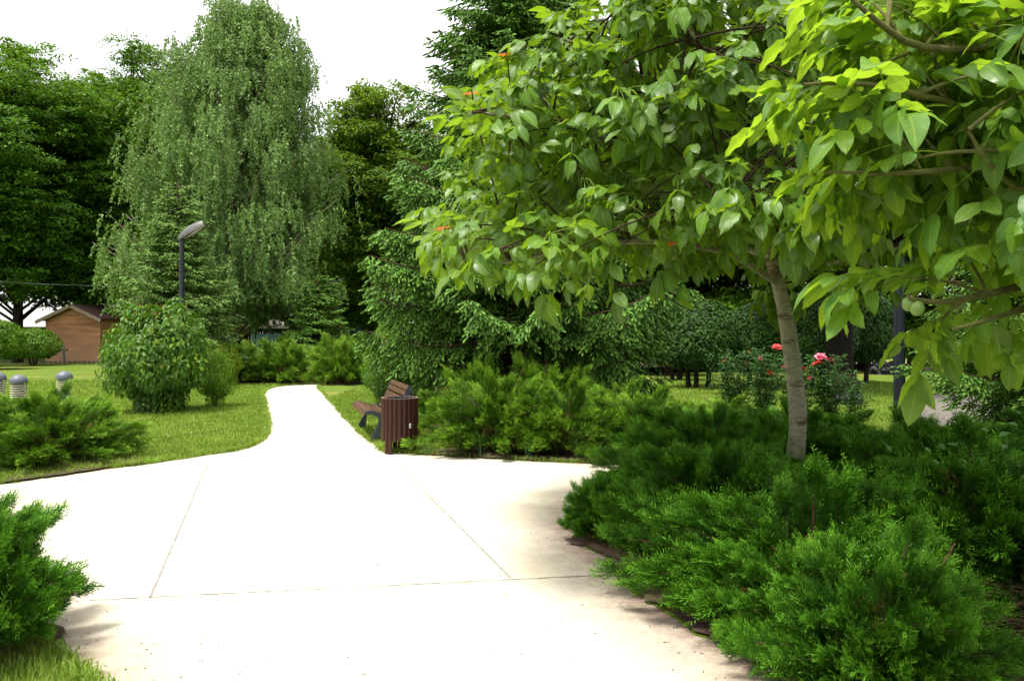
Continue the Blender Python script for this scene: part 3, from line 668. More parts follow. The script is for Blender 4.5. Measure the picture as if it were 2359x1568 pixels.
# ------------------------------------------------------------------ shrubs
def shrub_mesh(seed, r, h, n, leaf, mats, zlo=0., bump_=.16, proto=LEAF, stems=14, droop=.5, shoots=0, fill=.55):
    rng = np.random.default_rng(seed); g = M(); wd = M()
    nb = int(60); bc = blob(rng, nb); bc[:,2] = np.abs(bc[:,2])*1.0-.25*rng.random(nb); br = .20+.16*rng.random(nb)
    d = blob(rng, n); d[:,2] = np.where(d[:,2]<-.75, -d[:,2], d[:,2]); 
    lump = np.max(np.clip(1-np.linalg.norm(d[:,None,:]-bc[None],axis=2)/(br*2.2)[None],0,1),axis=1)
    rad = (1-bump_+bump_*1.6*lump)*(1-fill*rng.random(n)**3)
    hz = (h-zlo)/2; p = d*rad[:,None]*A(r,r,hz)+A(0,0,zlo+hz)
    if zlo < 0: p[:,:2] *= np.clip(.62+.38*p[:,2:3]/(.3*h),.5,1); p[:,2] = np.where(p[:,2]<.05, .05+rng.random(n)*.5, p[:,2]); k_ = int(n*.16); p[:k_,2] = .04+rng.random(k_)*.42*h; a_ = rng.random(k_)*6.28; q_ = r*(.30+.22*rng.random(k_)+.35*p[:k_,2]/h); p[:k_,0] = np.cos(a_)*q_; p[:k_,1] = np.sin(a_)*q_; d[:k_] = np.stack([np.cos(a_),np.sin(a_),a_*0],1)
    nr = norm(d*.8+A(0,0,.5)+rng.normal(size=(n,3))*.40); dr = norm(np.cross(nr, rng.normal(size=(n,3)))*.6 - A(0,0,droop)+d*.25)
    rn = np.clip(.45+.45*(lump-.5)+.25*rng.normal(size=n),0,1)
    stamp(g, proto, frames(dr,nr), p, leaf*(.65+.6*rng.random(n)), rn, tip=np.clip(.35+.45*lump*rng.random(n)+.12*rng.normal(size=n),0,1))
    if shoots:
        a = rng.random(shoots)*2*math.pi; q_ = rng.random(shoots)*.55
        b0 = np.stack([np.cos(a)*r*q_, np.sin(a)*r*q_, np.full(shoots,h*.78)],1); e = b0+np.stack([np.cos(a)*.14,np.sin(a)*.14,h*.12+.25*rng.random(shoots)],1)
        T_ = bez(b0,(b0+e)/2,e,6); tubes(wd,T_,np.full((shoots,6),.006),4)
        k=26; ii=rng.integers(0,6,(shoots,k)); pp=(T_[np.arange(shoots)[:,None],ii]+rng.normal(size=(shoots,k,3))*.035).reshape(-1,3)
        m_=len(pp); nr=norm(A(0,0,1)+rng.normal(size=(m_,3))*.7); dr=norm(np.cross(nr,rng.normal(size=(m_,3))))
        top = (ii.ravel()>=5)&(rng.random(m_)<.5)
        for sel, mi in ((~top,0),(top,1)):
            if sel.sum(): stamp(g, proto, frames(dr[sel],nr[sel]), pp[sel], leaf*(.8 if mi==0 else .5)*(.6+.5*rng.random(sel.sum())), rng.random(sel.sum()), mi)
    a = rng.random(stems)*2*math.pi; b0 = np.stack([np.cos(a)*.10*r,np.sin(a)*.10*r,a*0],1); e = np.stack([np.cos(a)*r*.55,np.sin(a)*r*.55,np.full(stems,h*.7)],1)
    tubes(wd, bez(b0,(b0+e)/2+A(0,0,.15*h),e,6), np.linspace(.022,.006,6)[None]*np.ones((stems,1)), 5)
    return g.mesh('crown', mats), wd.mesh('trunk', [MT['bark_brown']])
def shrub(name, ms, x, y, rz, s, label, cat='shrub', group=None):
    r = empty(name, (x,y,.02), label, cat, group, rz, s); link('crown', ms[0], r); link('trunk', ms[1], r); return r
HM2 = shrub_mesh(66, 1, 2, 7000, .09, [MT['hedge'], MT['redleaf']], bump_=.4, zlo=-.2, shoots=12)
SD = shrub_mesh(61, .98, 1.95, 11000, .11, [MT['dogwood'], MT['redleaf']], zlo=-.30, bump_=.55, shoots=44, droop=.8)
x, y = G(368, 950)
shrub('shrub', SD, x, y, 0, (.95,.95,1.06), 'rounded glossy green shrub with reddish new tips beside the street lamp')
shrub('shrub', HM2, x+.70, y+1.1, 2, (.33,.4,.60), 'small shrub with orange tinged tips tucked behind the right side of the round shrub')
LM = shrub_mesh(62, 1, 1.3, 6000, .09, [MT['lime']], bump_=.1)
shrub('shrub', LM, *G(487,888), 0, (.85,.85,1.05), 'clipped yellow green shrub behind the street lamp at the lawn edge')
HM = shrub_mesh(63, 1, 2, 9000, .10, [MT['hedge']], bump_=.2)
GH = 'bright green shrubs left of the shed'
shrub('shrub', HM, -23.6, 38.5, 0, (1.25,1.1,.92), 'bright green shrub touching the left wall of the shed', group=GH)
shrub('shrub', HM, -22.9, 34.5, 2, (1.3,1.2,1.12), 'taller bright shrub at the left frame edge beyond the bollard lamps', group=GH)
shrub('shrub', HM, -25.6, 37.6, 4, (1.2,1.1,.98), 'bright shrub in front of the thick dark trunk', group=GH)
VM = shrub_mesh(64, 1, 2, 9000, .085, [MT['hedge'], MT['redleaf']], bump_=.42, zlo=-.2, shoots=10)
shrub('shrub', VM, -3.15, 19.8, 0, (.55,.6,.85), 'tall yellow green shrub under the left boughs of the tall spruce')
VD = shrub_mesh(65, 1, 2, 12000, .08, [MT['dogwood'], MT['hedge']], bump_=.40, zlo=-.2, shoots=12)
shrub('shrub', VD, -2.6, 16.6, 1, (.55,.55,.68), 'dark leafy shrub right behind the bench')
# clipped trees on thin trunks behind the roses
def clipped(seed, r, h, zlo, n):
    cm, _ = shrub_mesh(seed, r, h, n, .085, [MT['privet']], zlo=zlo, bump_=.12, fill=.35)
    wd = M(); rng = np.random.default_rng(seed)
    for k in range(3):
        a = k*2.1+.3; b0 = A(math.cos(a)*.28,math.sin(a)*.12,0); tubes(wd, smooth_path([b0,b0*1.1+A(0,0,.5),b0*.9+A(0,0,h*.6)],6), np.linspace(.075,.04,6), 7)
    return cm, wd.mesh('trunk',[MT['bark_dark']])
CL1 = clipped(71, 1, 2.5, .16, 17000)
GK = 'clipped dark trees behind the roses'
def ct(px, d, s, rz, lab): return shrub('clipped_tree', CL1, (px-CX)*d/F, d, rz, s, lab, 'tree', GK)
ct(1607, 22.6, (1.15,1.1,1.03), 0, 'clipped round dark tree on thin trunks left of the roses')
ct(1748, 23.2, (1.15,1.1,1.0), 2, 'clipped dark tree standing behind the tallest red rose')
ct(1878, 22.5, (1.1,1.1,1.02), 4, 'clipped dark tree behind the roses right of the walnut trunk')
ct(1975, 24.5, (1.2,1.1,1.25), 5, 'clipped dark tree with the thick trunk in front, rightmost of the row')
ct(1560, 26.5, (1.0,1.1,.95), 1, 'clipped tree peeping out behind the leftmost clipped one')
wd = M(); tubes(wd, smooth_path([(0,0,0),(.0,0,.5),(.02,0,1.6),(.05,0,3.4),(0,.1,6)], 9), np.linspace(.42,.22,9), 12)
x, y = G(1932, 905); tk = empty('old_tree', (x,y,0), 'thick near black tree trunk behind the roses beside the dark boulder', 'tree'); wd.build('trunk', MT['bark_black'], tk)
cm = broad_mesh(43, 8.0, 2.6, 3.4, nc=40, per=700, leaf=.15, tr=.1); link('crown', cm[0], tk); 
for i,(px,d_,s_) in enumerate(((1330,30,1.3),(1440,31,1.6),(1530,30,1.5),(1660,33,1.8),(1800,34,1.7),(1950,33,1.8),(2080,33,1.6),(2230,32,1.8),(2400,32,1.8))):
    shrub('shrub', HM, (px-CX)*d_/F, d_, i, (s_*1.2,s_,s_*.85), ('bright shrub under the right boughs of the tall spruce','bright shrub above the low stone wall','bright yellow green shrub left of the clipped trees','bright shrub behind the clipped trees','bright shrub behind the walnut trunk','bright shrub behind the thick near black trunk','bright shrub just left of the fluted post','bright shrub right of the fluted post','bright shrub behind the right hand spruce')[i], group='bright shrubs backing the right lawn')
# small dark conifer in front of the orange frame
SM = spruce_mesh(35, H=3.6, R0=1.7, zl=.3, mats=[MT['spruce']], shoot=.15, dz=.18, nb=9, hang=.2, dens=.10, fat=2.0)
tree('conifer_tree', SM, ((735-CX)*30/F,30,0), 0, (1.05,1.05,1.05), 'small dark conifer beneath the right side of the birch')
tree('conifer_tree', SM, ((690-CX)*34/F,34,0), 2, (.8,.8,.70), 'low dark conifer between the parasol and the small conifer')

# ------------------------------------------------------------------ walnuts
CPD = [compound(100+i, L=.24+.03*(i%3), droop=.05+.05*(i%4), lf=.140, rows=6, pairs=2) for i in range(7)]
CPN = [compound(200+i, L=.25+.03*(i%3), droop=.05+.05*(i%4), lf=.150, rows=10, pairs=2) for i in range(7)]
def leaf_whorls(g, wd, rng, limbs, tips, nl, protos, twigr=.006, sc=1.0, along=2, sag=.15):
    """every tip is joined to the nearest limb by a twig that ends in a whorl of compound leaves"""
    LP = np.concatenate([l for l in limbs]); out_T = []
    for tpt in tips:
        tpt = np.asarray(tpt, float); dd = np.linalg.norm(LP-tpt, axis=1) + .35*np.maximum(LP[:,2]-tpt[2],0)
        b0 = LP[np.argsort(dd)[int(rng.integers(0,9))]]; mid = (b0+tpt)/2 + A(0,0,.12*np.linalg.norm(tpt-b0)); tw = bez(b0[None],mid[None],tpt[None],7)[0]
        tubes(wd, tw, np.linspace(twigr*1.7, twigr*.55, 7), 5)
        d0 = norm((tw[-1]-tw[-3])*A(1,1,.5)+A(0,0,.02))
        spots = [(tw[-1], 1.0)]*nl + [(tw[int(rng.integers(2,6))], .6) for _ in range(along)]
        a0 = rng.random()*6.28
        for j, (p, k) in enumerate(spots):
            a = a0+j*2.4; x = norm(np.cross(d0, A(0,0,1))+1e-6); y = np.cross(x, d0)
            spr = .55+.55*rng.random() if k == 1 else 1.2
            dr = d0*k + (x*math.cos(a)+y*math.sin(a)*.8)*spr + A(0,0,-sag*rng.random())
            if j == 0 and k == 1: dr = d0 + A(0,0,-.1)
            up = A(0,0,1)+norm(dr)*.2+rng.normal(size=3)*.18
            stamp(g, protos[int(rng.integers(0,len(protos)))], frames(dr[None], up[None]), (p+norm(dr)*.01)[None], A(sc*(.60+.55*rng.random())), A(np.clip(.5+.25*rng.normal(),0,1)))
def nuts(pts, root, r=.021):
    for p in pts:
        bm = bmesh.new(); bmesh.ops.create_uvsphere(bm, u_segments=14, v_segments=10, radius=r)
        for v in bm.verts: v.co.z *= 1.12
        me = bpy.data.meshes.new('walnut_fruit'); bm.to_mesh(me); bm.free(); me.materials.append(MT['fruit'])
        for f in me.polygons: f.use_smooth = True
        link('walnut_fruit', me, root, p)
rng = np.random.default_rng(7)
TD = 6.8
tp = [AT(1812,1235,TD)]+[AT(px,py,TD) for px,py in ((1820,1120),(1833,1050),(1838,950),(1828,850),(1812,740),(1797,670),(1775,590),(1755,510),(1738,430),(1745,340),(1762,220),(1772,90),(1765,-60),(1770,-200))]
tp[0] = (tp[0][0], TD, -.05); base = A(tp[0][0], TD, 0)
tpath = smooth_path(tp, 40)-base
hgt = np.linspace(0,1,40); rad = np.interp(hgt, [0,.05,.12,.3,.55,.75,1], [.105,.088,.078,.072,.045,.028,.010])
rad = rad*(1+.03*np.sin(hgt*60))
wroot = empty('walnut_tree', tuple(base), 'young walnut tree with bare pale trunk and broad crown of large leaves', 'tree')
wtr = M(); tubes(wtr, tpath, rad, 18); 
wtw = M(); wcr = M()
def tz(py): return A(*AT(np.interp(py,[90,340,430,510,590,670,740],[1772,1745,1738,1755,1775,1797,1812]), py, TD))-base
def LM_(p0, pts, r0, K=16):
    pl = smooth_path([p0]+[A(*AT(*q))-base for q in pts], K); tubes(wtr, pl, np.linspace(r0,.009,K), 8); return pl
limbs = [
 LM_(tz(655), [(1690,590,6.2),(1560,560,5.8),(1400,560,5.4),(1230,590,5.1),(1080,620,4.9)], .028),
 LM_(tz(600), [(1600,520,7.2),(1450,480,7.4),(1300,450,7.3),(1180,440,7.2)], .026),
 LM_(tz(520), [(1640,430,6.0),(1480,350,5.6),(1320,300,5.3),(1180,270,5.1),(1090,260,5.0)], .028),
 LM_(tz(430), [(1660,300,6.0),(1530,210,5.7),(1400,130,5.5),(1290,90,5.4)], .024),
 LM_(tz(640), [(1880,615,6.7),(1980,590,6.4),(2090,560,6.2),(2180,540,6.0)], .026),
 LM_(tz(560), [(1760,500,5.6),(1700,470,5.0),(1640,470,4.5)], .022),
 LM_(tz(480), [(1850,400,6.2),(1960,330,5.9),(2100,280,5.7)], .024),
 LM_(tz(400), [(1700,250,5.6),(1640,150,5.0),(1580,60,4.7)], .022),
 LM_(tz(580), [(1800,560,7.8),(1850,540,8.6),(1900,520,9.0)], .024),
 LM_(tz(450), [(1700,400,7.7),(1600,330,8.6),(1500,300,9.0)], .024),
 LM_(tz(330), [(1850,220,6.2),(1950,100,6.0),(2020,0,5.9)], .02),
 LM_(tz(300), [(1750,100,5.6),(1740,-30,5.2),(1720,-120,5.0)], .02),
]
limbs.append(tpath[16:])
cen = A(2.35,6.5,2.35)-base
tips = []
while len(tips) < 760:
    d = norm(rng.normal(size=3)); 
    if d[2] < -.12: continue
    q_ = rng.random()**.30
    p = cen + d*A(2.95,2.45,2.35)*q_ ; p[2] += .10*math.hypot(d[0],d[1])
    x, y, z = p+base
    px = CX+x*F/y; py = HOR-(z-EYE)*F/y
    if px < 1015: continue
    # the underside of the crown rises over the trunk
    if py > 590-.05*abs(px-1250) and not (1560 < px < 1900 and py < 690 and y > 7.2): continue
    if 1180 < px < 1900 and py > 640: continue
    if px > 2020 and py > 560: continue
    tips.append(p)
hero = [(975,590,4.9),(1010,620,4.7),(1060,650,4.6),(960,625,5.0),(1100,560,4.9),(1180,610,4.5),(1150,680,4.7),(1040,285,5.0),(1020,330,5.0),(1110,330,4.9),
  (1135,200,5.1),(1180,240,5.0),(1220,120,5.2),(1270,140,5.1),(1320,60,5.3),(1230,330,4.9),(1120,400,5.0),(1080,470,5.0),(1260,430,4.8),(1380,20,5.2),(1330,180,5.0),(1250,640,4.5),(1340,640,4.6),(1500,640,4.8),
  (1600,420,4.4),(1480,420,4.6),(1720,700,7.4),(1870,690,7.2),(1890,660,7.0),(1700,690,7.6),(1420,250,4.7),(1560,200,4.5),(1680,60,4.4),(1480,60,4.8)]
tips += [A(*AT(h[0]+85,h[1]-(70 if h[1]>550 and h[2]<6 else 22),h[2]))-base for h in hero]
leaf_whorls(wcr, wtw, rng, limbs, tips, 5, CPD, sc=1.0, along=2, sag=.30)
# a few young red shoots at the left edge
for h in ((1165,125,5.15),(1085,215,5.05),(1020,525,4.9),(1545,560,4.9)):
    p = A(*AT(*h))-base
    for k in range(7):
        a = k*.9; stamp(wcr, LEAF, frames(A(math.cos(a),math.sin(a),.3*math.sin(k))[None], A(0,0,1.)[None]), p[None], A(.055+.02*(k%3)), A(rng.random()), 1)
    q_ = np.concatenate(limbs); b0 = q_[np.argmin(np.linalg.norm(q_-p,axis=1))]; tubes(wtw, bez(b0[None],((b0+p)/2+A(0,0,.15))[None],p[None],6)[0], np.linspace(.006,.003,6), 4)
wtr.build('trunk', MT['bark_walnut'], wroot, smooth=True); wtw.build('twigs', MT['twig_walnut'], wroot, smooth=True)
wcr.build('crown', [MT['walnut'], MT['redleaf']], wroot, smooth=True)
nuts([A(*AT(1328,163,5.0))-base, A(*AT(1350,180,5.0))-base], wroot, .022)
# second walnut: trunk outside the frame to the right, branches reaching in close to the viewer
rng = np.random.default_rng(9); b2 = A(3.5,3.0,0)
nroot = empty('walnut_tree', tuple(b2), 'near walnut tree with big bright leaves and green nuts hanging in from the right', 'tree')
ntr = M(); tr2 = smooth_path([(0,0,0),(.05,0,.9),(-.05,.05,1.7),(0,0,2.6),(.05,.1,3.6),(0,.1,4.6)], 26); tubes(ntr, tr2, np.linspace(.10,.025,26), 14)
def L2(pts, r0, K=16, z0=None):
    e = [A(*AT(*q))-b2 for q in pts]; z0 = z0 if z0 is not None else max(.9, e[0][2]-.35); p0 = A([np.interp(z0, tr2[:,2], tr2[:,k]) for k in range(3)])
    pl = smooth_path([p0]+e, K); tubes(ntr, pl, np.linspace(r0,.0045,K), 8, mi=1); return pl
nl = [
 L2([(2600,-60,2.7),(2350,90,2.45),(2130,110,2.35),(2010,40,2.3),(1925,-40,2.3)], .022),
 L2([(2650,300,2.7),(2400,300,2.5),(2180,235,2.4),(2000,195,2.35),(1850,195,2.3)], .022),
 L2([(2650,470,2.7),(2420,420,2.5),(2250,390,2.45),(2060,400,2.4),(1900,395,2.4)], .020),
 L2([(2650,600,2.6),(2450,500,2.4),(2300,400,2.3),(2230,300,2.25)], .018),
 L2([(2650,560,2.8),(2420,640,2.6),(2300,672,2.5),(2180,695,2.45),(2110,690,2.4),(2090,680,2.4)], .020),
 L2([(2650,680,2.7),(2430,700,2.55),(2330,720,2.45),(2250,745,2.4),(2190,760,2.35)], .016),
 L2([(2650,150,2.4),(2450,60,2.2),(2330,-20,2.1),(2200,-80,2.0)], .016),
 L2([(2700,450,3.4),(2400,480,3.3),(2200,520,3.3),(2080,520,3.3)], .018),
 L2([(2700,100,3.5),(2400,100,3.4),(2150,180,3.4),(1990,260,3.4)], .018)]
NT_ = [h for h in ((1880,-20,2.35),(1960,10,2.3),(2010,90,2.3),(1800,200,2.4),(1850,205,2.35),(1930,190,2.35),(1880,300,2.45),(2010,300,2.4),(2050,180,2.4),(1850,400,2.45),(1925,400,2.4),
  (2080,400,2.4),(2180,330,2.3),(2230,180,2.3),(2140,60,2.35),(2300,60,2.2),(2290,240,2.25),(2330,380,2.2),(2200,480,2.4),(2350,560,2.3),(1985,770,2.45),(2110,880,2.45),(2160,700,2.5),(2300,700,2.4),
  (2330,800,2.4),(2260,860,2.6),(2380,640,2.3),(2380,180,2.1),(2030,130,2.6),(2130,280,2.7),(2270,500,2.6))]
ntips = [A(*AT(px+(95 if px<2060 else 50),py-(130 if py>600 else 0),d*1.06))-b2 for px,py,d in NT_]
while len(ntips) < 165:
    px, py, d = 2040+620*rng.random(), -170+690*rng.random(), 2.2+1.7*rng.random()
    if (px < 2250 and py > 360) or py > 500: continue
    ntips.append(A(*AT(px,py,d))-b2)
for _ in range(60):   # the rest of its crown, round the trunk
    dv = norm(rng.normal(size=3)); p = A(.3,.2,3.0)+dv*A(1.6,1.5,1.1)*rng.random()**.4
    x,y,z = p+b2
    if y < 1.2 or (y>0 and abs(x/y) < .70): continue
    ntips.append(p)
ncr = M(); ntw = M()
leaf_whorls(ncr, ntw, rng, nl+[tr2[12:]], ntips, 5, CPN, twigr=.0042, sc=.80, along=2, sag=.45)
ntr.build('trunk', [MT['bark_walnut'], MT['twig_green']], nroot, smooth=True); ntw.build('twig_network', MT['twig_green'], nroot, smooth=True)
ncr.build('crown', MT['walnut_near'], nroot, smooth=True)
nuts([A(*AT(2094,700,2.42))-b2, A(*AT(2113,710,2.40))-b2, A(*AT(1912,88,2.35))-b2], nroot, .0215)

# ------------------------------------------------------------------ roses
def rose_bloom(seed, r, material):
    rng = np.random.default_rng(seed); g = M(); n=0
    for ringi, (k, rr, el) in enumerate([(5,.30,75),(6,.55,55),(7,.85,30),(6,1.0,8)]):
        for j in range(k):
            a = j*2*math.pi/k+ringi*.5+rng.normal()*.1; e = R_(el+rng.normal()*8); v=[]
            for s in np.linspace(0,1,4):
                for c in (-1,0,1):
                    ww = .36*math.sin(math.pi*(.15+.8*s))*rr*1.3
                    rad_ = rr*s*math.cos(e)+.06; zz = rr*s*math.sin(e)*.9+.05*c*c - .25*max(0,s-.75)
                    x = rad_; y = c*ww
                    v.append((x*math.cos(a)-y*math.sin(a), x*math.sin(a)+y*math.cos(a), zz))
            q=[(i*3+c, i*3+c+1, i*3+c+4, i*3+c+3) for i in range(3) for c in (0,1)]
            g.quads(np.array(v)*r, q, rnd=rng.random(), tip=.5)
    return g.mesh('bloom', material)
def rose_bush(px, d, hpx, seed, label, blooms, spread=.45, nst=11, loose=1.0):
    x = (px-CX)*d/F; rng = np.random.default_rng(seed)
    r = empty('rose_bush', (x,d,.02), label, 'rose bush', 'rose bushes below the clipped trees')
    H = EYE+(HOR-hpx)*d/F; st = M(); fo = M()
    a = rng.random(nst)*6.28; b0 = np.stack([np.cos(a)*.06,np.sin(a)*.06,a*0],1); e = np.stack([np.cos(a)*spread*rng.random(nst),np.sin(a)*spread*rng.random(nst),H*(.55+.42*rng.random(nst))],1)
    e_b = [A(*AT(bx,by,d+dy))-A(x,d,.02) for bx,by,dy,_,_ in blooms]
    E = np.concatenate([e, np.array(e_b)]) if e_b else e; B0 = np.concatenate([b0, np.stack([E[nst:,0]*.15,E[nst:,1]*.2,E[nst:,0]*0],1)]) if e_b else b0
    S = bez(B0, (B0+E)/2+rng.normal(size=B0.shape)*.05+A(0,0,.08), E, 10); tubes(st, S, np.linspace(.008,.003,10)[None]*np.ones((len(S),1)), 5)
    k = 58; ii = rng.integers(1,10,(len(S),k)); base_ = S[np.arange(len(S))[:,None],ii].reshape(-1,3); nn=len(base_)
    off = norm(rng.normal(size=(nn,3))*A(1,1,.4)); ls=[]; 
    for j in range(5):   # five leaflets to a leaf
        p = base_+off*(.05+.035*(j//2))+np.cross(off,A(0,0,1))*(.03*(1 if j%2 else -1) if j<4 else 0); nr = norm(A(0,0,1)+rng.normal(size=(nn,3))*.45); dr = norm(off+np.cross(off,A(0,0,1))*(.9*(1 if j%2 else -1) if j<4 else 0)-A(0,0,.1))
        q_ = LEAF['v'].copy(); q_[:,0]*=1.25
        stamp(fo, {'v':q_,'f':LEAF['f']}, frames(dr,nr), p, .046*(.7+.5*rng.random(nn)), np.clip(.5+.3*rng.normal(size=nn),0,1))
    st.build('stem', MT['twig_green'], r); fo.build('foliage', MT['rose'], r)
    for (bx,by,dy,mt_,rr), p in zip(blooms, e_b):
        o = link('bloom', rose_bloom(int(bx), rr*1.3, MT[mt_]), r, tuple(p)); o.rotation_euler = (R_(25+10*rng.random()), R_(rng.normal()*12), rng.random()*6)
    return r
rose_bush(1690, 14.6, 800, 1, 'leftmost rose bush with small faded orange blooms beyond the clump of junipers', [(1725,812,0,'petal_dark',.05),(1722,838,.0,'petal_red',.055),(1668,832,0,'petal_dark',.035),(1740,872,0,'petal_pink',.05)], .55, 16)
rose_bush(1760, 14.2, 800, 2, 'rose bush with one tall red bloom left of the walnut trunk', [(1790,800,0,'petal_red',.075),(1770,858,-.1,'petal_red',.085),(1752,826,0,'petal_pink',.05),(1806,846,0,'petal_pink',.045)], .5, 14)
rose_bush(1845, 14.8, 815, 3, 'rose bush mostly hidden by the walnut trunk, pink bloom left, red bloom right', [(1790,868,-.1,'petal_pink',.075),(1853,853,0,'petal_red',.08)], .5, 14)
rose_bush(1905, 14.4, 815, 4, 'rose bush with pink bloom above red bloom right of the walnut trunk', [(1890,822,0,'petal_pink',.085),(1882,838,-.1,'petal_red',.085),(1913,830,0,'petal_pink',.065),(1868,872,0,'petal_pink',.05)], .45, 14)
rose_bush(1965, 14.0, 870, 5, 'low rose bush without blooms in front of the dark boulder', [], .28, 5)
# dark boulder and rubbish bags
def lump_mesh(seed, s, amp, fr, material, name, sub=4, flat=.0):
    from mathutils import noise as mn
    bm = bmesh.new(); bmesh.ops.create_icosphere(bm, subdivisions=sub, radius=1)
    for v in bm.verts:
        n = mn.fractal(v.co*fr+Vector((seed,seed*2,0)), 1.0, 2.0, 5); v.co *= 1+amp*n; v.co.x*=s[0]; v.co.y*=s[1]; v.co.z*=s[2]
        if v.co.z < -s[2]*.35: v.co.z = -s[2]*.35
    for f in bm.faces: f.smooth = True
    me = bpy.data.meshes.new(name); bm.to_mesh(me); bm.free(); me.materials.append(material); return me
MT['rock'] = simple('rock_dark', (.018,.012,.009), .95, 0, (.008,.006,.005), 9, .8, .05)
MT['bag'] = simple('black_plastic', (.006,.007,.009), .4, 0, (.004,.004,.006), 12, .9, .3)
x, y = G(1945, 915); tag(link('boulder', lump_mesh(1,(.36,.34,.46),.22,1.0,MT['rock'],'boulder'), None, (x,y,.14)), 'dark brown domed boulder beside the thick near black trunk', 'boulder')
x, y = G(1938, 930); tag(link('rubbish_bag', lump_mesh(4,(.30,.22,.20),.5,2.2,MT['bag'],'rubbish_bag'), None, (x,y-.3,.07)), 'black plastic bag lying against the dark boulder', 'bag', 'black rubbish bags')
x, y = G(2045, 862); tag(link('rubbish_bag', lump_mesh(6,(.62,.35,.32),.6,2.0,MT['bag'],'rubbish_bag'), None, (x,y,.1)), 'crumpled black plastic bag on the lawn just left of the fluted post', 'bag', 'black rubbish bags')

# ------------------------------------------------------------------ hard surface helpers
def box(bm, x0,x1,y0,y1,z0,z1, bev=0):
    r = bmesh.ops.create_cube(bm, size=1); vv = r['verts']
    for v in vv: v.co = Vector((x0+(v.co.x+.5)*(x1-x0), y0+(v.co.y+.5)*(y1-y0), z0+(v.co.z+.5)*(z1-z0)))
    if bev:
        es = list({e for v in vv for e in v.link_edges}); bmesh.ops.bevel(bm, geom=es, offset=bev, segments=2, affect='EDGES', profile=.5)
def prism(bm, pts, y0, y1, bev=0, axis='y'):
    """outline in (x,z) extruded along y"""
    a = [bm.verts.new((p[0],y0,p[1])) for p in pts]; b_ = [bm.verts.new((p[0],y1,p[1])) for p in pts]; n=len(pts)
    fs=[bm.faces.new(a), bm.faces.new(b_[::-1])]+[bm.faces.new((a[i],b_[i],b_[(i+1)%n],a[(i+1)%n])) for i in range(n)]
    if bev:
        es = list({e for f in fs[:2] for e in f.edges}); bmesh.ops.bevel(bm, geom=es, offset=bev, segments=2, affect='EDGES', profile=.5)
def lathe(bm, prof, seg=24, cx=0, cy=0):
    rings=[]
    for r,z in prof: rings.append([bm.verts.new((cx+r*math.cos(i*2*math.pi/seg), cy+r*math.sin(i*2*math.pi/seg), z)) for i in range(seg)] if r>1e-6 else [bm.verts.new((cx,cy,z))])
    for a,b_ in zip(rings[:-1],rings[1:]):
        for i in range(seg):
            j=(i+1)%seg
            if len(a)==1 and len(b_)==1: continue
            if len(a)==1: bm.faces.new((a[0],b_[i],b_[j]))
            elif len(b_)==1: bm.faces.new((a[i],b_[0],a[j])) if False else bm.faces.new((a[i],a[j],b_[0]))
            else: bm.faces.new((a[i],a[j],b_[j],b_[i]))
def ob(name, bm, material, parent=None, loc=(0,0,0), smooth=False, rz=0, auto=False):
    bmesh.ops.recalc_face_normals(bm, faces=bm.faces[:])
    for f in bm.faces: f.smooth = smooth
    me = bpy.data.meshes.new(name); bm.to_mesh(me); bm.free(); me.materials.append(material)
    if auto: me.set_sharp_from_angle(angle=R_(35))
    o = link(name, me, parent, loc); o.rotation_euler.z = rz; return o
# materials of made things
m, t, b, o = mat('wood_slat'); tcn = t.nodes.new('ShaderNodeTexCoord'); mp = t.nodes.new('ShaderNodeMapping'); mp.inputs['Scale'].default_value=(40,1.5,40)
t.links.new(tcn.outputs['Object'], mp.inputs[0]); n = noise(t, 1.5, 6, .7, vec=mp.outputs[0])
t.links.new(mixc(t, rng_(t,n,.3,.7), (.045,.022,.010), (.095,.050,.024)), b.inputs['Base Color']); b.inputs['Roughness'].default_value=.5; b.inputs['Specular IOR Level'].default_value=.25; bump(t,b,n,.2,.004); MT['slat']=m
m, t, b, o = mat('wood_bin'); tcn = t.nodes.new('ShaderNodeTexCoord'); mp = t.nodes.new('ShaderNodeMapping'); mp.inputs['Scale'].default_value=(40,40,1.5)
t.links.new(tcn.outputs['Object'], mp.inputs[0]); n = noise(t, 1.5, 6, .7, vec=mp.outputs[0])
t.links.new(mixc(t, rng_(t,n,.3,.7), (.024,.008,.005), (.048,.017,.011)), b.inputs['Base Color']); b.inputs['Roughness'].default_value=.5; b.inputs['Specular IOR Level'].default_value=.18; bump(t,b,n,.2,.004); MT['slat_bin']=m
MT['slat_top'] = simple('slat_end', (.30,.20,.17), .6, 0, (.24,.15,.13), 30)
MT['iron'] = simple('iron_grey', (.028,.034,.042), .5, .1, (.020,.025,.032), 20)
MT['dark_metal'] = simple('dark_metal', (.018,.020,.026), .42, .3, (.013,.015,.020), 15)
MT['navy'] = simple('post_navy', (.016,.020,.034), .45, .3, (.012,.014,.025), 9)
MT['navy_groove'] = simple('post_groove', (.008,.009,.014), .6)
MT['steel'] = simple('galvanised', (.62,.63,.62), .35, .7, (.50,.52,.52), 30)
MT['cap'] = simple('lamp_cap', (.085,.095,.12), .5, .1, (.065,.075,.095), 14)
MT['louvre'] = simple('louvre_cream', (.46,.44,.32), .5, 0, (.38,.36,.26), 20)
MT['black'] = simple('black', (.01,.01,.01), .7)
MT['lens'] = simple('lens', (.45,.44,.38), .25)
MT['green_tag'] = simple('tag_green', (.10,.38,.27), .4)
MT['white_tag'] = simple('tag_white', (.75,.76,.74), .4)

# ------------------------------------------------------------------ bench
n0 = A(*G(857,1019)); n1_ = A(*G(827,988)); ldir = (n1_-n0)/np.linalg.norm(n1_-n0); blen = 1.66
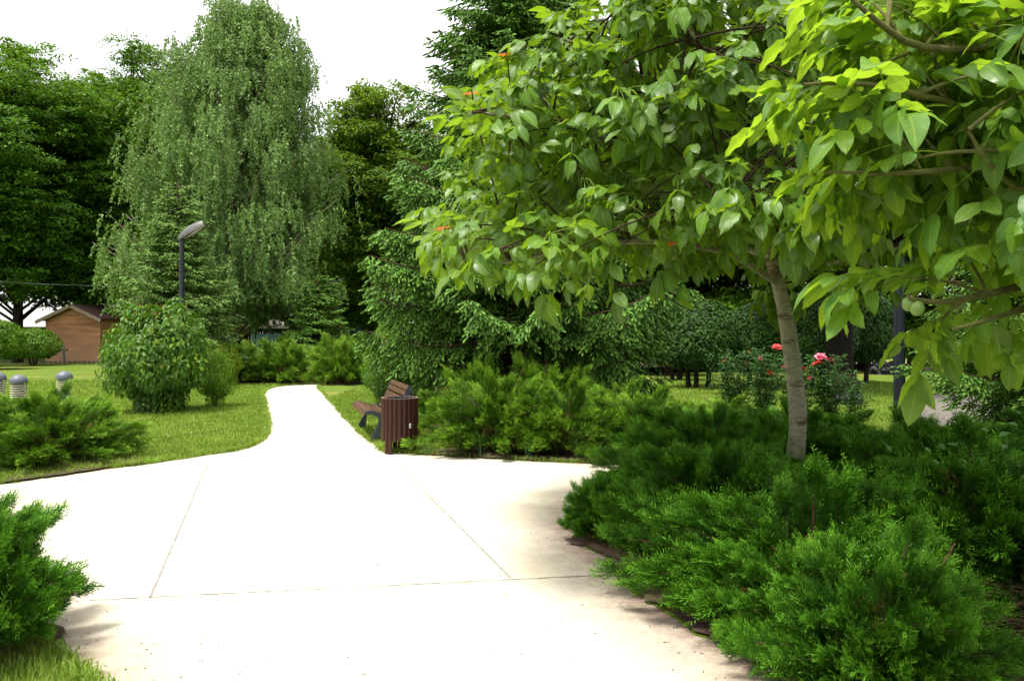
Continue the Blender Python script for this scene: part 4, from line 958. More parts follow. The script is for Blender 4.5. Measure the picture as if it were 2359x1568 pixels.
# local x runs backwards (from seat front to backrest), local y along the bench
bx_ = A(ldir[1], -ldir[0]); ang = math.atan2(bx_[1], bx_[0])
br = empty('park_bench', (n0[0]-bx_[0]*.10, n0[1]-bx_[1]*.10, .022), 'park bench with brown wooden slats on dark grey cast side frames beside the path', 'bench', None, ang)
top = [(-.015,.395),(.0,.425),(.05,.448),(.12,.445),(.22,.415),(.32,.388),(.40,.385),(.455,.41),(.495,.47),(.525,.55),(.56,.64),(.60,.73),(.635,.80)]
tpz = smooth_path([(a,0,z) for a,z in top], 50)[:,[0,2]]
def offs(pl, d):
    tg = norm(np.gradient(pl,axis=0)); return pl + np.c_[tg[:,1], -tg[:,0]]*d
def frame_mesh(y):
    bm = bmesh.new(); up = tpz; lo = offs(tpz, np.interp(np.linspace(0,1,50),[0,.1,.35,.6,.9,1],[.025,.055,.075,.095,.060,.045])[:,None])
    for i in range(49):
        pass
    prism(bm, [tuple(p) for p in up]+[tuple(p) for p in lo[::-1]], y-.022, y+.022)
    prism(bm, [(.17,.375),(.30,.345),(.235,.24),(.215,.13),(.205,.0),(.065,.0),(.075,.03),(.165,.20),(.20,.31)], y-.021, y+.021)
    prism(bm, [(.34,.34),(.46,.36),(.475,.24),(.53,.12),(.615,.03),(.625,.0),(.49,.0),(.42,.12),(.375,.24)], y-.021, y+.021)
    prism(bm, [(.60,.76),(.70,.73),(.715,.70),(.69,.665),(.635,.66),(.57,.62)], y-.020, y+.020)
    for cx_, cz_ in ((.40,.345),(.665,.70)):
        bmesh.ops.create_cone(bm, cap_ends=True, segments=12, radius1=.017, radius2=.014, depth=.06, matrix=Matrix.Translation((cx_,y,cz_))@Matrix.Rotation(R_(90),4,'X'))
    return bm
for y in (0.0, blen): ob('side_frame', frame_mesh(y), MT['iron'], br)
for s in (.045,.155,.265,.365,.46,.575,.655,.735,.815,.895,.965):
    i = int(s*49); p = tpz[i]; tg = norm(np.gradient(tpz,axis=0)[i]); ang_ = math.atan2(tg[1],tg[0])
    bm = bmesh.new(); box(bm, -.038,.038, .024, blen-.024, -.012,.012, .004)
    bmesh.ops.rotate(bm, verts=bm.verts[:], cent=(0,0,0), matrix=Matrix.Rotation(-ang_,3,'Y'))
    o = ob('slat', bm, MT['slat'], br, (p[0]+tg[1]*.016, 0, p[1]-tg[0]*.016))
bm = bmesh.new(); bmesh.ops.create_cone(bm, cap_ends=True, segments=10, radius1=.014, radius2=.014, depth=blen-.04, matrix=Matrix.Translation((.40,blen/2,.33))@Matrix.Rotation(R_(90),4,'X')); ob('tie_rod', bm, MT['iron'], br, smooth=True)

# ------------------------------------------------------------------ litter bin
bxp, byp = G(921,1047); byp += .20; bxp = (921-CX)*byp/F
lb = empty('litter_bin', (bxp,byp,.004), 'round dark red brown litter bin of upright wooden slats at the path fork', 'litter bin')
NS = 22; RB = .232
for i in range(NS):
    a = -math.pi/2 + (i+.5)*2*math.pi/NS
    deg = math.degrees(a) % 360
    leg = any(abs((deg-L0+180)%360-180) < 8.6 for L0 in (222,238,322,90,106))
    z0 = .0 if leg else .168
    bm = bmesh.new(); wv = .0285 if not (262<deg<292) else .0275; prof=[(-wv,-.010),(wv,-.010),(wv,.004),(wv*.6,.013),(0,.016),(-wv*.6,.013),(-wv,.004)]
    va=[bm.verts.new((p[0],p[1],z0)) for p in prof]; vb=[bm.verts.new((p[0],p[1],.735)) for p in prof]; n=len(prof)
    bm.faces.new(va); bm.faces.new(vb[::-1])
    for k in range(n): bm.faces.new((va[k],va[(k+1)%n],vb[(k+1)%n],vb[k]))
    o = ob('slat', bm, MT['slat_bin'], lb, (RB*math.cos(a),RB*math.sin(a),0)); o.rotation_euler.z = a-math.pi/2
    o.data.materials.append(MT['slat_top'])
    for f in o.data.polygons:
        if abs(f.normal.z)>.9 and f.center.z>.7: f.material_index = 1
bm = bmesh.new(); lathe(bm, [(.213,.19),(.213,.69),(.207,.69),(.207,.20),(0,.20)], 40); ob('liner', bm, MT['dark_metal'], lb, smooth=True, auto=True)
bm = bmesh.new(); lathe(bm, [(.219,.655),(.219,.725),(.19,.725),(.19,.655),(.219,.655)], 40); ob('top_ring', bm, MT['iron'], lb, smooth=True, auto=True)
bm = bmesh.new(); lathe(bm, [(.219,.185),(.219,.215),(.16,.215),(.16,.185),(.219,.185)], 40); ob('bottom_ring', bm, MT['iron'], lb, smooth=True, auto=True)
for aa in (-92.5,-76.5):      # white strips added to paint the brightness seen through gaps between slats
    a = R_(aa); bm = bmesh.new(); box(bm,-.006,.006,-.003,.003,.215,.655); o = ob('bright_gap_strip', bm, MT['white_tag'], lb, (.222*math.cos(a),.222*math.sin(a),0)); o.rotation_euler.z = a+math.pi/2
a = R_(-49); bm = bmesh.new(); box(bm,-.013,.013,-.004,.004,-.030,.030,.003); o = ob('lock_plate', bm, MT['white_tag'], lb, (.252*math.cos(a),.252*math.sin(a),.375)); o.rotation_euler.z = a+math.pi/2
bm = bmesh.new(); box(bm,-.007,.007,-.0035,.0035,-.018,.018); o2 = ob('keyhole_cover', bm, MT['green_tag'], o, (0,-.004,0))

# ------------------------------------------------------------------ street lamp
x, y = G(419,940); L = empty('street_lamp', (x,y,.0), 'slim dark street lamp with one tilted paddle shaped head behind the round shrub', 'street lamp')
zt = EYE+(HOR-553)*y/F
bm = bmesh.new(); lathe(bm, [(0,0),(.085,0),(.085,.03),(.058,.05),(.056,.9),(.054,zt-.50),(.060,zt-.50),(.060,zt-.47),(.040,zt-.47),(.040,zt-.41),(0,zt-.41)], 28); ob('pole', bm, MT['navy'], L, smooth=True, auto=True)
bm = bmesh.new(); lathe(bm, [(0,zt-.43),(.052,zt-.43),(.052,zt-.0),(0,zt-.0)], 24); ob('collar', bm, MT['dark_metal'], L, smooth=True, auto=True)
bm = bmesh.new(); secs=[]   # a paddle: narrow at the post, broad at the tip, domed above
for s, wd_, th in ((0,.06,.07),(.10,.10,.12),(.30,.145,.16),(.50,.165,.145),(.60,.165,.125)):
    rr=[]
    for k in range(14):
        a = k*2*math.pi/14; yy = math.cos(a)*wd_; zz = math.sin(a); zz = zz*th if zz>0 else zz*th*.32
        rr.append(bm.verts.new((s, yy, zz)))
    secs.append(rr)
for a_,b_ in zip(secs[:-1],secs[1:]):
    for k in range(14): bm.faces.new((a_[k],a_[(k+1)%14],b_[(k+1)%14],b_[k]))
bm.faces.new(secs[0]); bm.faces.new(secs[-1])
MT['head'] = simple('lamp_head', (.16,.157,.15), .22, .8, (.11,.108,.10), 6)
h = ob('lamp_head', bm, MT['head'], L, (-.045,0,zt+.0), smooth=True, auto=True); h.rotation_euler = (0, R_(-33), R_(14))
bm = bmesh.new(); box(bm, .20,.52,-.085,.085,-.030,-.022,.003); ob('lens', bm, MT['dark_metal'], h)

# ------------------------------------------------------------------ bollard lamps
def bollard(px, pytop, d, label):
    x = (px-CX)*d/F; H = EYE+(HOR-pytop)*d/F; r = empty('bollard_lamp', (x,d,.02), label, 'bollard lamp', 'bollard lamps on the left lawn'); H -= .02
    bm = bmesh.new(); lathe(bm, [(0,0),(.105,0),(.105,.02),(.085,.03),(.085,H-.34),(0,H-.34)], 24); ob('post', bm, MT['cap'], r, smooth=True, auto=True)
    bm = bmesh.new(); R0 = .126; lathe(bm, [(0,H-.128)]+[(R0,H-.128),(R0,H-.112)]+[(R0*math.cos(a),H-.112+.112*math.sin(a)) for a in np.linspace(0.08,math.pi/2-.02,10)]+[(0,H)], 32); ob('cap', bm, MT['cap'], r, smooth=True, auto=True)
    bm = bmesh.new()
    for k in range(6):
        z = H-.150-k*.034; lathe(bm, [(.070,z),(.114,z-.016),(.116,z-.022),(.070,z-.010),(.070,z)], 32)
    ob('louvre', bm, MT['louvre'], r, smooth=True, auto=True)
    bm = bmesh.new(); lathe(bm, [(0,H-.36),(.066,H-.36),(.066,H-.129),(0,H-.129)], 24); ob('diffuser', bm, MT['lens'], r, smooth=True, auto=True)
    bm = bmesh.new()
    bm.free()
    for k in range(3):
        bm = bmesh.new(); a=k*2.09+.4; box(bm, .100*math.cos(a)-.004,.100*math.cos(a)+.004,.100*math.sin(a)-.004,.100*math.sin(a)+.004,H-.345,H-.127); ob('strut', bm, MT['cap'], r)
bollard(148,854,12.4,'bollard lamp with fully visible cream louvres right of the other two')
bollard(43,862,11.8,'bollard lamp between the other two, its louvres half sunk in juniper')
bollard(-6,856,12.0,'bollard lamp cut off by the left frame edge')

# ------------------------------------------------------------------ fluted post
d = 11.2; x = (2072-CX)*d/F; fp = empty('fluted_post', (x,d,0), 'thick dark navy fluted post rising into the walnut leaves at the right', 'post')
bm = bmesh.new(); ns=40; R0=.078; zz=[0,4.6]
rg=[[bm.verts.new(((R0-(.006 if i%2 else 0))*math.cos(i*2*math.pi/ns),(R0-(.006 if i%2 else 0))*math.sin(i*2*math.pi/ns),z)) for i in range(ns)] for z in zz]
for i in range(ns): bm.faces.new((rg[0][i],rg[0][(i+1)%ns],rg[1][(i+1)%ns],rg[1][i]))
bm.faces.new(rg[1]); ob('shaft', bm, MT['navy'], fp)
bm = bmesh.new(); lathe(bm, [(.13,.0),(.13,.10),(.10,.14),(.085,.16),(.0,.16)], 28); ob('base', bm, MT['navy'], fp, smooth=True, auto=True)

# ------------------------------------------------------------------ shed
m, t, b, o = mat('shed_wood'); tcn = t.nodes.new('ShaderNodeTexCoord'); mp = t.nodes.new('ShaderNodeMapping'); mp.inputs['Scale'].default_value=(.5,.5,5)
t.links.new(tcn.outputs['Object'], mp.inputs[0]); n = noise(t, 1.2, 6, .7, vec=mp.outputs[0]); n2 = noise(t, .7, 3)
c = mixc(t, rng_(t,n,.38,.62), (.44,.215,.080), (.20,.085,.032)); s3 = t.nodes.new('ShaderNodeSeparateXYZ'); t.links.new(tcn.outputs['Object'], s3.inputs[0])
c = mixc(t, mth(t,'MULTIPLY', rng_(t,s3.outputs[2],1.9,.1,0,.75), rng_(t,n,.35,.6)), c, (.42,.27,.17)); t.links.new(c, b.inputs['Base Color']); b.inputs['Roughness'].default_value=.7; bump(t,b,n,.4); MT['shed']=m
MT['barge'] = simple('weathered_board', (.33,.27,.19), .85, 0, (.20,.16,.11), 9, .3)
MT['roofing'] = simple('roof_felt', (.085,.035,.030), .9, 0, (.055,.025,.022), 5, .5)
d = 42.0; xl=(107-CX)*d/F; xr=(230-CX)*d/F; W = xr-xl
sh = empty('garden_shed', (xl,d,0), 'orange brown wooden garden shed with weathered gable boards', 'shed')
def boards(x0,x1,z0,z1,y,gable=None,h=.115):
    bm = bmesh.new(); z=z0
    while z < z1-.01:
        zt_=min(z+h,z1)
        if gable:
            f0,f1=gable(z+.0),gable(zt_); pts=[(f0[0],z),(f0[1],z),(f1[1],zt_),(f1[0],zt_)]
        else: pts=[(x0,z),(x1,z),(x1,zt_),(x0,zt_)]
        a=[bm.verts.new((pts[0][0],y-.030,z)),bm.verts.new((pts[1][0],y-.030,z)),bm.verts.new((pts[2][0],y,zt_)),bm.verts.new((pts[3][0],y,zt_))]
        b_=[bm.verts.new((v.co.x,y+.03,v.co.z)) for v in a]; bm.faces.new(a); bm.faces.new(b_[::-1])
        for k in range(4): bm.faces.new((a[k],b_[k],b_[(k+1)%4],a[(k+1)%4]))
        z=zt_
    return bm
ze=2.36; zr=3.05
def gab(z):
    if z<ze: return (0,W)
    f=(z-ze)/(zr-ze); return (W/2*f, W-W/2*f)
ob('wall', boards(0,W,.10,zr-.03,0,gab), MT['shed'], sh)
sd_ = boards(0,3.0,.10,ze,0); o=ob('wall', sd_, MT['shed'], sh, (W,0,0)); o.rotation_euler.z=R_(90)
bm=bmesh.new(); box(bm,0,.03,.05,3.0,.10,ze); box(bm,.03,W-.03,2.95,3.0,.1,ze); ob('wall', bm, MT['shed'], sh)
for xa,xb in ((-.03,.07),(W-.07,W+.035)):
    bm=bmesh.new(); box(bm,xa,xb,-.035,.06,.08,ze); ob('corner_post', bm, MT['shed'], sh)
bm=bmesh.new()
for k in range(11): box(bm, .05+k*W/11.2, .05+k*W/11.2+.14, -.01,.05,0,.07)
box(bm,0,W,.06,2.98,.03,.09); ob('base', bm, MT['barge'], sh)
def slope(x0,z0,x1,z1,y0,y1,th,mat_,nm):
    bm=bmesh.new(); n=Vector((-(z1-z0),0,(x1-x0))).normalized(); 
    if n.z<0: n=-n
    prism(bm,[(x0,z0),(x1,z1),(x1+n.x*th,z1+n.z*th),(x0+n.x*th,z0+n.z*th)],y0,y1); return ob(nm,bm,mat_,sh)
ov=.36; sl_=(zr-ze)/(W/2)
rf = slope(-ov,ze-ov*sl_+.06,W/2,zr+.06,-.30,3.2,.05,MT['roofing'],'roof'); slope(W/2,zr+.06,W+.14,ze-.14*sl_+.06,-.30,3.2,.05,MT['roofing'],'roof')
slope(-ov-.02,ze-ov*sl_-.10,W/2,zr-.09,-.33,-.295,.17,MT['barge'],'bargeboard'); slope(W/2,zr-.09,W+.16,ze-.16*sl_-.10,-.33,-.295,.17,MT['barge'],'bargeboard')
# standpipe before the shed
x,y=G(147,838); sp_=empty('standpipe',(x,y,0),'grey metal standpipe with two valve wheels in front of the shed','standpipe'); MT['pipe']=simple('pipe_grey',(.20,.21,.19),.5,.4)
bm=bmesh.new(); lathe(bm,[(0,0),(.055,0),(.055,.62),(.075,.62),(.075,.68),(.05,.68),(.05,.86),(0,.86)],14); ob('pipe',bm,MT['pipe'],sp_,smooth=True,auto=True)
for s in (-1,1):
    bm=bmesh.new(); bmesh.ops.create_cone(bm,cap_ends=True,segments=14,radius1=.07,radius2=.07,depth=.06,matrix=Matrix.Translation((s*.17,0,.74))@Matrix.Rotation(R_(90),4,'Y')); bmesh.ops.create_cone(bm,cap_ends=True,segments=10,radius1=.035,radius2=.035,depth=.14,matrix=Matrix.Translation((s*.09,0,.74))@Matrix.Rotation(R_(90),4,'Y')); ob('outlet',bm,MT['pipe'],sp_)
    bm=bmesh.new(); tm=M(); tubes(tm,[(s*.04,0,.84),(s*.06,0,1.0)],[.014,.012],6); tubes(tm,[(s*.06-.11,0,1.02),(s*.06,-.02,1.03),(s*.06+.11,0,1.02)],[.014]*3,6); bm.free(); tm.build('valve_handle',MT['pipe'],sp_)
tm=M(); tubes(tm,[(.08,-.05,.6),(.16,-.1,.3),(.22,-.12,0)],[.015]*3,6); tm.build('brace',MT['pipe'],sp_)

# ------------------------------------------------------------------ background: fence, parasol, kiosk, play frame, banner, wall
MT['fence']=simple('fence_dark',(.016,.015,.014),.8,0,(.010,.010,.010),4)
fc=empty('park_fence',(-60,52,0),'low dark fence closing the park behind the shed and the trees','fence')
bm=bmesh.new(); x=0
while x<120: box(bm,x,x+.14,0,.02,.05,2.02); x+=.155
ob('paling',bm,MT['fence'],fc)
bm=bmesh.new(); box(bm,0,120,.025,.08,1.85,1.93); box(bm,0,120,.025,.08,.3,.38); ob('rail',bm,MT['fence'],fc)
for k in range(41):
    bm=bmesh.new(); box(bm,k*3-.08,k*3+.08,.085,.24,0,2.22); ob('post',bm,MT['fence'],fc)
# parasol
d=37.; x=(588-CX)*d/F; pr=empty('parasol',(x,d,0),'large off white parasol with dark ribs seen below the birch','parasol'); MT['canvas']=simple('canvas',(.62,.56,.48),.8,0,(.50,.44,.38),2)
zc=EYE+(HOR-724)*d/F; zb=EYE+(HOR-756)*d/F; bm=bmesh.new(); R0=1.55; ap=bm.verts.new((0,0,zc)); prev=None; rings=[]
for rr,zf in ((.35,.12),(.75,.42),(1.0,.80),(1.0,1.0)):
    rings.append([bm.verts.new((rr*R0*math.cos(k*math.pi/4+.2),rr*R0*math.sin(k*math.pi/4+.2),zc-(zc-zb)*zf)) for k in range(8)])
for k in range(8): bm.faces.new((ap,rings[0][k],rings[0][(k+1)%8]))
for a_,b_ in zip(rings[:-1],rings[1:]):
    for k in range(8): bm.faces.new((a_[k],a_[(k+1)%8],b_[(k+1)%8],b_[k]))
for e in range(1): pass
ob('canopy',bm,MT['canvas'],pr)
tm=M()
for k in range(8):
    c,s=math.cos(k*math.pi/4+.2),math.sin(k*math.pi/4+.2); tubes(tm,[(c*rr*R0*1.01,s*rr*R0*1.01,zc-(zc-zb)*zf+.02) for rr,zf in ((0.01,0),(.35,.12),(.75,.42),(1.0,.80))],[.022]*4,5)
tm.build('rib',MT['dark_metal'],pr); bm=bmesh.new(); lathe(bm,[(0,0),(.03,0),(.03,zc),(0,zc)],10); ob('pole',bm,MT['dark_metal'],pr)
# kiosk under/behind the parasol
MT['teal']=simple('teal_panel',(.012,.060,.055),.6,0,(.008,.035,.035),3)
ks=empty('kiosk',((650-CX)*40/F,40,0),'dark teal kiosk behind the far junipers right of the parasol','kiosk')
bm=bmesh.new(); box(bm,-1.6,1.9,0,2.,.05,1.55); ob('counter',bm,MT['teal'],ks)
for xa,ya in ((-1.6,0),(1.8,0),(-1.6,1.9),(1.8,1.9)):
    bm=bmesh.new(); box(bm,xa,xa+.1,ya,ya+.1,1.55,1.9); ob('post',bm,MT['dark_metal'],ks)
bm=bmesh.new(); box(bm,-1.7,2.0,-.1,2.1,1.9,1.98); ob('roof',bm,MT['black'],ks)
# play frame
MT['orange']=simple('orange_paint',(.42,.12,.025),.5); pf=empty('play_frame',((735-CX)*36/F,36,0),'orange painted play frame half hidden by the small dark conifer','play frame')
for xx in (-.95,-.2,.55,1.0):
    bm=bmesh.new(); box(bm,xx-.07,xx+.07,-.07,.07,0,2.15,.01); ob('post',bm,MT['orange'],pf)
bm=bmesh.new(); box(bm,-.86,.46,-.03,.03,1.85,2.05,.01); ob('beam',bm,MT['orange'],pf); bm=bmesh.new(); box(bm,-.86,.46,-.04,.04,.75,1.05,.01); ob('board',bm,MT['orange'],pf)
# blue banners hung on the fence side
MT['blue']=simple('blue_cloth',(.02,.06,.35),.6)
for px,d_,z0,z1,wd_,lab in ((815,46,1.7,3.2,.9,'blue banner glimpsed between the birch and the tall spruce'),(703,46,2.0,3.6,.7,'blue banner glimpsed through the lower leaves of the birch')):
    x=(px-CX)*d_/F; r=empty('banner',(x,d_,0),lab,'banner','blue banners in the background'); bm=bmesh.new(); box(bm,-wd_/2,wd_/2,-.01,.01,z0,z1)
    ob('cloth',bm,MT['blue'],r); bm=bmesh.new(); lathe(bm,[(0,0),(.04,0),(.04,z1+.1),(0,z1+.1)],8); ob('pole',bm,MT['dark_metal'],r,(wd_/2+.05,0,0))
# wire on the left
tm=M(); tubes(tm,[AT(-300,648,38),AT(0,649,38),AT(90,654,38.5),AT(250,660,39),AT(500,650,40)],[.012]*5,4); tag(tm.build('overhead_wire',MT['dark_metal']),'thin dark wire crossing the bright gap above the bright shrubs','wire')
# far path, low stone wall, side paving
def quadsheet(name,pts,z,mt_):
    g=M(); v=[(*G(*p),z-.012) for p in pts]; n=len(v); g.add(v,[(0,i,i+1) for i in range(1,n-1)]); o=g.build(name,mt_); o['kind']='structure'; return o
quadsheet('far_path',[(1200,868),(1370,855),(1520,844),(1760,838),(2400,838),(2400,834),(1700,834),(1500,838),(1400,845),(1200,850)],.027,MT['concrete'])
quadsheet('side_paving',[(2060,950),(2100,925),(2150,908),(2260,900),(2500,898),(2700,960),(2500,990),(2070,985)],.027,MT['paving_grey'])
x0,y0=G(1290,848); x1,y1=G(1545,846)
sw=empty('stone_wall',(x0,y0+1.2,0),'low cream stone wall seen beneath the right boughs of the tall spruce','wall'); bm=bmesh.new(); rr=random.Random(4)
for row in range(3):
    x=-.2*row
    while x < x1-x0:
        w_=.25+.3*rr.random(); box(bm,x,x+w_-.015,-.12+.02*rr.random(),.12,.005+row*.125,.005+row*.125+.115,.008); x+=w_
ob('stone',bm,MT['stone'],sw); bm=bmesh.new(); box(bm,-.2,x1-x0+.1,-.16,.16,.385,.44,.01); ob('coping',bm,MT['stone'],sw)

# ------------------------------------------------------------------ lawn blades, tufts, weeds, debris
BL_ = P_([(-.5,0,0),(.5,0,0),(-.30,.25,.55),(.30,.25,.55),(0,.75,1.0)], [(0,1,3),(0,3,2),(2,3,4)], t=[.2,.2,.5,.5,.9])
EXC1=[G(*p) for p in [(2060,950),(2100,925),(2150,908),(2260,900),(2500,898),(2700,960),(2500,990),(2070,985)]]; EXC2=[G(*p) for p in [(1200,868),(1370,855),(1520,844),(1760,838),(2400,838),(2400,834),(1700,834),(1500,838),(1400,845),(1200,850)]]
def lawn(poly, dmin, dmax, xlim, n, seed, h=.045, wd_=.009):
    rng=np.random.default_rng(seed); x=xlim[0]+(xlim[1]-xlim[0])*rng.random(n*3); u=rng.random(n*3); y=1/(1/dmin+(1/dmax-1/dmin)*u)
    k=inside(poly,x,y)&(np.abs(x/y)<.72)&~inside(EXC1,x,y)&~inside(EXC2,x,y); x=x[k][:n]; y=y[k][:n]; n=len(x); a=rng.random(n)*6.28
    patch=.5+.5*np.sin(x*1.3+2*np.sin(y*.9))*np.sin(y*1.1+x*.6); g=M()
    hh=h*(.45+.8*rng.random(n)); ww=wd_*np.maximum(y/9,.6)*(.7+.6*rng.random(n))
    Rm=frames(np.stack([np.cos(a),np.sin(a),a*0],1),A(0,0,1)); stamp(g,BL_,Rm,np.stack([x,y,np.full(n,.02)],1),np.stack([ww,hh*.7,hh],1),np.clip(.25+.5*patch+.22*rng.normal(size=n),0,1))
    o=g.build('grass',MT['grassb']); o['kind']='stuff'; return o
lawn(bed_l,8.0,24.5,(-13,-2.5),90000,1)
lawn(bed_r,9.5,24,(-4.5,-1.0),26000,2)
lawn(bed_b,2.5,4.6,(-4,-1.5),16000,3,.05,.007)
lawn(bed_r,11.5,30,(1.5,12),60000,4)
lawn(bed_l,20,42,(-30,-12),40000,5,.07,.010)
def edge_grass(edge, n, seed, name='grass'):
    rng=np.random.default_rng(seed); E=np.array(edge); L=np.linalg.norm(np.diff(E,axis=0),axis=1); c=np.r_[0,np.cumsum(L)]; s=rng.random(n)*c[-1]
    x=np.interp(s,c,E[:,0])+rng.normal(size=n)*.030; y=np.interp(s,c,E[:,1])+rng.normal(size=n)*.030; k=rng.random(n)<(.35+.65*(np.sin(s*3.1+2*np.sin(s*1.3))>-.2)); x=x[k];y=y[k];n=len(x); a=rng.random(n)*6.28; g=M(); hh=.055*(.4+.9*rng.random(n))
    stamp(g,BL_,frames(np.stack([np.cos(a),np.sin(a),a*0],1),A(0,0,1)),np.stack([x,y,np.full(n,.012)],1),np.stack([.008+.006*rng.random(n),hh*1.1,hh],1),np.clip(.4+.3*rng.normal(size=n),0,1)); o=g.build(name,MT['grassb']); o['kind']='stuff'
edge_grass(BL[4:],7000,1); edge_grass(BC[:9],3500,2); edge_grass(BB,2500,3); edge_grass(BC[8:14],900,4)
rng=np.random.default_rng(8); n=900; x=-30+18*rng.random(n); y=17+20*rng.random(n); x2=-9+6*rng.random(160); y2=10+11*rng.random(160); x=np.r_[x,x2]; y=np.r_[y,y2]; k=inside(bed_l,x,y); x=x[k]; y=y[k]; n=len(x); g=M()
stamp(g,LEAF2,frames(norm(rng.normal(size=(n,3))*A(1,1,.2)),A(0,0,1)),np.stack([x,y,np.full(n,.06)],1),.016+.012*rng.random(n),rng.random(n)); o=g.build('clover_flowers',MT['white_tag']); o['kind']='stuff'
# long grass strands poking out of the junipers
def tuft(x,y,n,h,spread,seed,label,mt_='weed',z=.02):
    rng=np.random.default_rng(seed); g=M(); a=rng.random(n)*6.28; b0=np.stack([np.cos(a)*.03,np.sin(a)*.03,a*0],1); hh=h*(.5+.6*rng.random(n)); e=np.stack([np.cos(a)*spread*rng.random(n),np.sin(a)*spread*rng.random(n),hh*.75],1); md=np.stack([e[:,0]*.25,e[:,1]*.25,hh*1.1],1)
    tubes(g,bez(b0,md,e,8),np.linspace(.0018,.0004,8)[None]*np.ones((n,1)),3); return tag(g.build('grass_tuft',MT[mt_],None,loc=(x,y,z)),label,'grass tuft','long grass strands among the junipers')
for i,(px,py,lab) in enumerate(((985,1049,'long grass strands arching out just right of the litter bin'),(1110,1055,'long pale grass strands at the foot of the clump, middle of its front edge'),(1325,1062,'long grass strands below the dry orange twig'),(1215,1060,'sparse grass strands between the bin side and the orange twig side of the clump'))):
    x,y=G(px,py); tuft(x,y-.02,9,.40 if i<3 else .28,.30,i+5,lab,'weed')
g=M(); x,y=G(1335,1040); z0=.5
tubes(g,[(0,0,.30),(-.05,-.1,.55),(.04,-.14,.72)],[.007,.006,.002],5); tubes(g,[(-.03,-.07,.48),(.05,-.12,.62)],[.004,.002],4); tag(g.build('dry_twig',MT['drygreen'],None,loc=(x,y-.55,-.02)),'dry orange twig sticking up out of the juniper clump','twig')
# pale leafy weed at the right edge
g=M(); rng=np.random.default_rng(3); n=60; p=rng.normal(size=(n,3))*A(.22,.15,.16); p[:,2]+=.72; nr=norm(A(0,-.5,1)+rng.normal(size=(n,3))*.4); dr=norm(np.cross(nr,rng.normal(size=(n,3)))); stamp(g,LEAF,frames(dr,nr),p,.07*(.6+.7*rng.random(n)),rng.random(n))
sx_=M(); k=9; e=p[:k]; b0=e*A(.3,.3,0); tubes(sx_,bez(b0,(b0+e)/2,e,6),np.full((k,6),.004),4)
wr=empty('leafy_weed',(3.05,5.05,.02),'pale leafy weed growing up through the dark junipers at the right frame edge','weed'); g.build('foliage',MT['weed'],wr); sx_.build('stem',MT['twig_green'],wr)
# low ivy-like ground cover at the bottom right
g=M(); n=700; p=np.stack([1.95+1.9*rng.random(n),2.9+1.0*rng.random(n),.03+.05*rng.random(n)],1); nr=norm(A(0,0,1)+rng.normal(size=(n,3))*.4); dr=norm(np.cross(nr,rng.normal(size=(n,3)))); stamp(g,LEAF,frames(dr,nr),p,.045*(.6+.8*rng.random(n)),rng.random(n)); o=g.build('ground_cover',MT['hedge']); o['kind']='stuff'
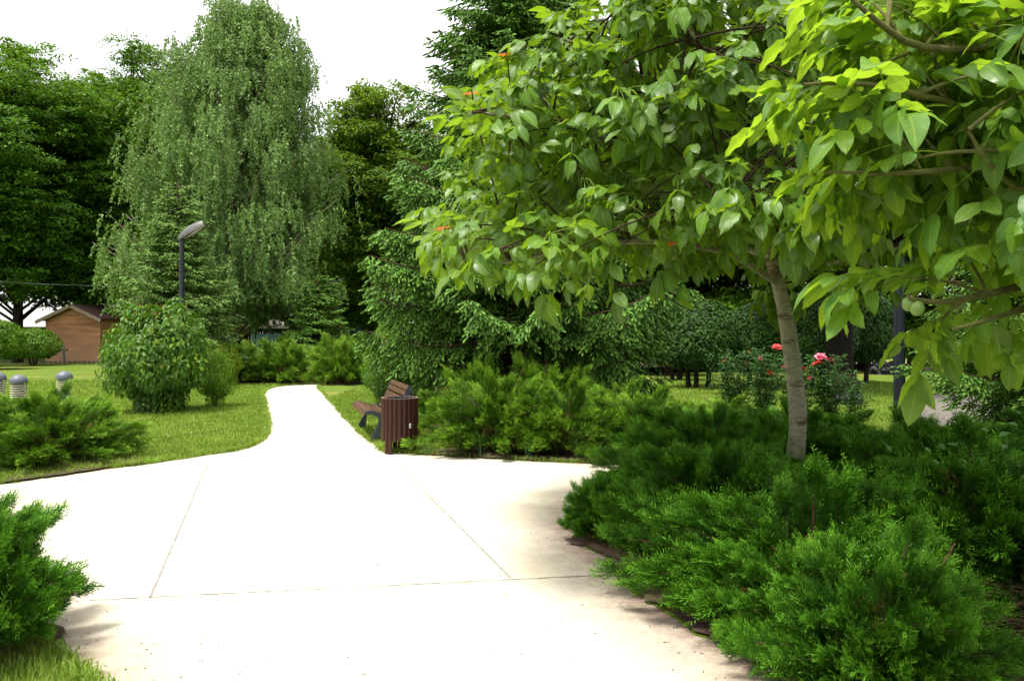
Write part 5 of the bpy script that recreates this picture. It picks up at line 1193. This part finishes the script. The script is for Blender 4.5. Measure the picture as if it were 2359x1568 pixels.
# tangle of bare limbs at the bottom right
g=M(); rng=np.random.default_rng(77); n=60; b0=np.stack([2.75+.9*rng.random(n),3.4+.8*rng.random(n),.03+.22*rng.random(n)**2],1); e=b0+np.stack([-.45-.45*rng.random(n),-.30+.5*rng.random(n),-.05+.22*rng.random(n)],1); e[:,2]=np.maximum(e[:,2],.04)
tt=np.linspace(0,1,12)[None,:,None]; md=(b0+e)/2+rng.normal(size=(n,3))*A(.06,.10,.05)-A(0,0,.06); P=(1-tt)**2*b0[:,None]+2*tt*(1-tt)*md[:,None]+tt*tt*e[:,None]; P=P+np.cumsum(rng.normal(size=(n,12,3))*A(.006,.008,.006),1); P[:,:,2]=np.maximum(P[:,:,2],.022)
tubes(g,P,np.linspace(1,.35,12)[None]*(.004+.013*rng.random(n)**2.5)[:,None],7)
n=520; b0=np.stack([2.0+1.3*rng.random(n),3.35+.95*rng.random(n),.03+.20*rng.random(n)],1); e=b0+rng.normal(size=(n,3))*A(.22,.14,.07); e[:,2]=np.abs(e[:,2])+.02; tubes(g,bez(b0,(b0+e)/2+rng.normal(size=(n,3))*.05,e,6),np.full((n,6),.0021),4)
tag(g.build('bare_limbs',MT['bark_limb']),'tangle of bare brown juniper limbs near the ground in the bottom right corner','branches')
g=M(); tubes(g,smooth_path([A(*AT(2010,1440,3.7)),A(*AT(2060,1390,3.7)),A(*AT(2150,1330,3.75)),A(*AT(2200,1250,3.8))],10),np.linspace(.016,.004,10),8); tag(g.build('bare_limb',MT['bark_brown']),'single stout bare limb slanting up to the right out of the near junipers','branch')
g=M(); rng=np.random.default_rng(27); n=9000; x=.5+2.6*rng.random(n); y=2.9+5*rng.random(n); k=inside(bed_r,x,y); x=x[k]; y=y[k]; n=len(x); a=rng.random(n)*6.28
bit=P_([(-.5,0,0),(.5,0,0),(0,1,.35),(0,.5,.3)],[(0,1,3),(1,2,3),(2,0,3)]); stamp(g,bit,frames(np.stack([np.cos(a),np.sin(a),.25*rng.random(n)],1),A(0,0,1)),np.stack([x,y,np.full(n,.031)],1),np.stack([.004+.006*rng.random(n),.02+.06*rng.random(n)**2,np.full(n,.012)],1),rng.random(n)); o=g.build('needle_litter',MT['drygreen']); o['kind']='stuff'
# fallen needles and bits on the path
g=M(); rng=np.random.default_rng(17); n=5200; x=-3.2+6.5*rng.random(n); y=2.8+8*rng.random(n)**1.6; dd=np.minimum(seg_dist(BR,x,y),seg_dist(BB,x,y)); k=rng.random(n)<(.06+.9*np.exp(-dd/.22)); x=x[k];y=y[k];n=len(x); a=rng.random(n)*6.28
bit=P_([(-.5,0,0),(.5,0,0),(0,1,.15),(0,.5,.25)],[(0,1,3),(1,2,3),(2,0,3)]); stamp(g,bit,frames(np.stack([np.cos(a),np.sin(a),a*0],1),A(0,0,1)),np.stack([x,y,np.full(n,.0075)],1),np.stack([.004+.006*rng.random(n),.012+.03*rng.random(n)**2,np.full(n,.006)],1),rng.random(n)); o=g.build('fallen_debris',MT['soil']); o['kind']='stuff'
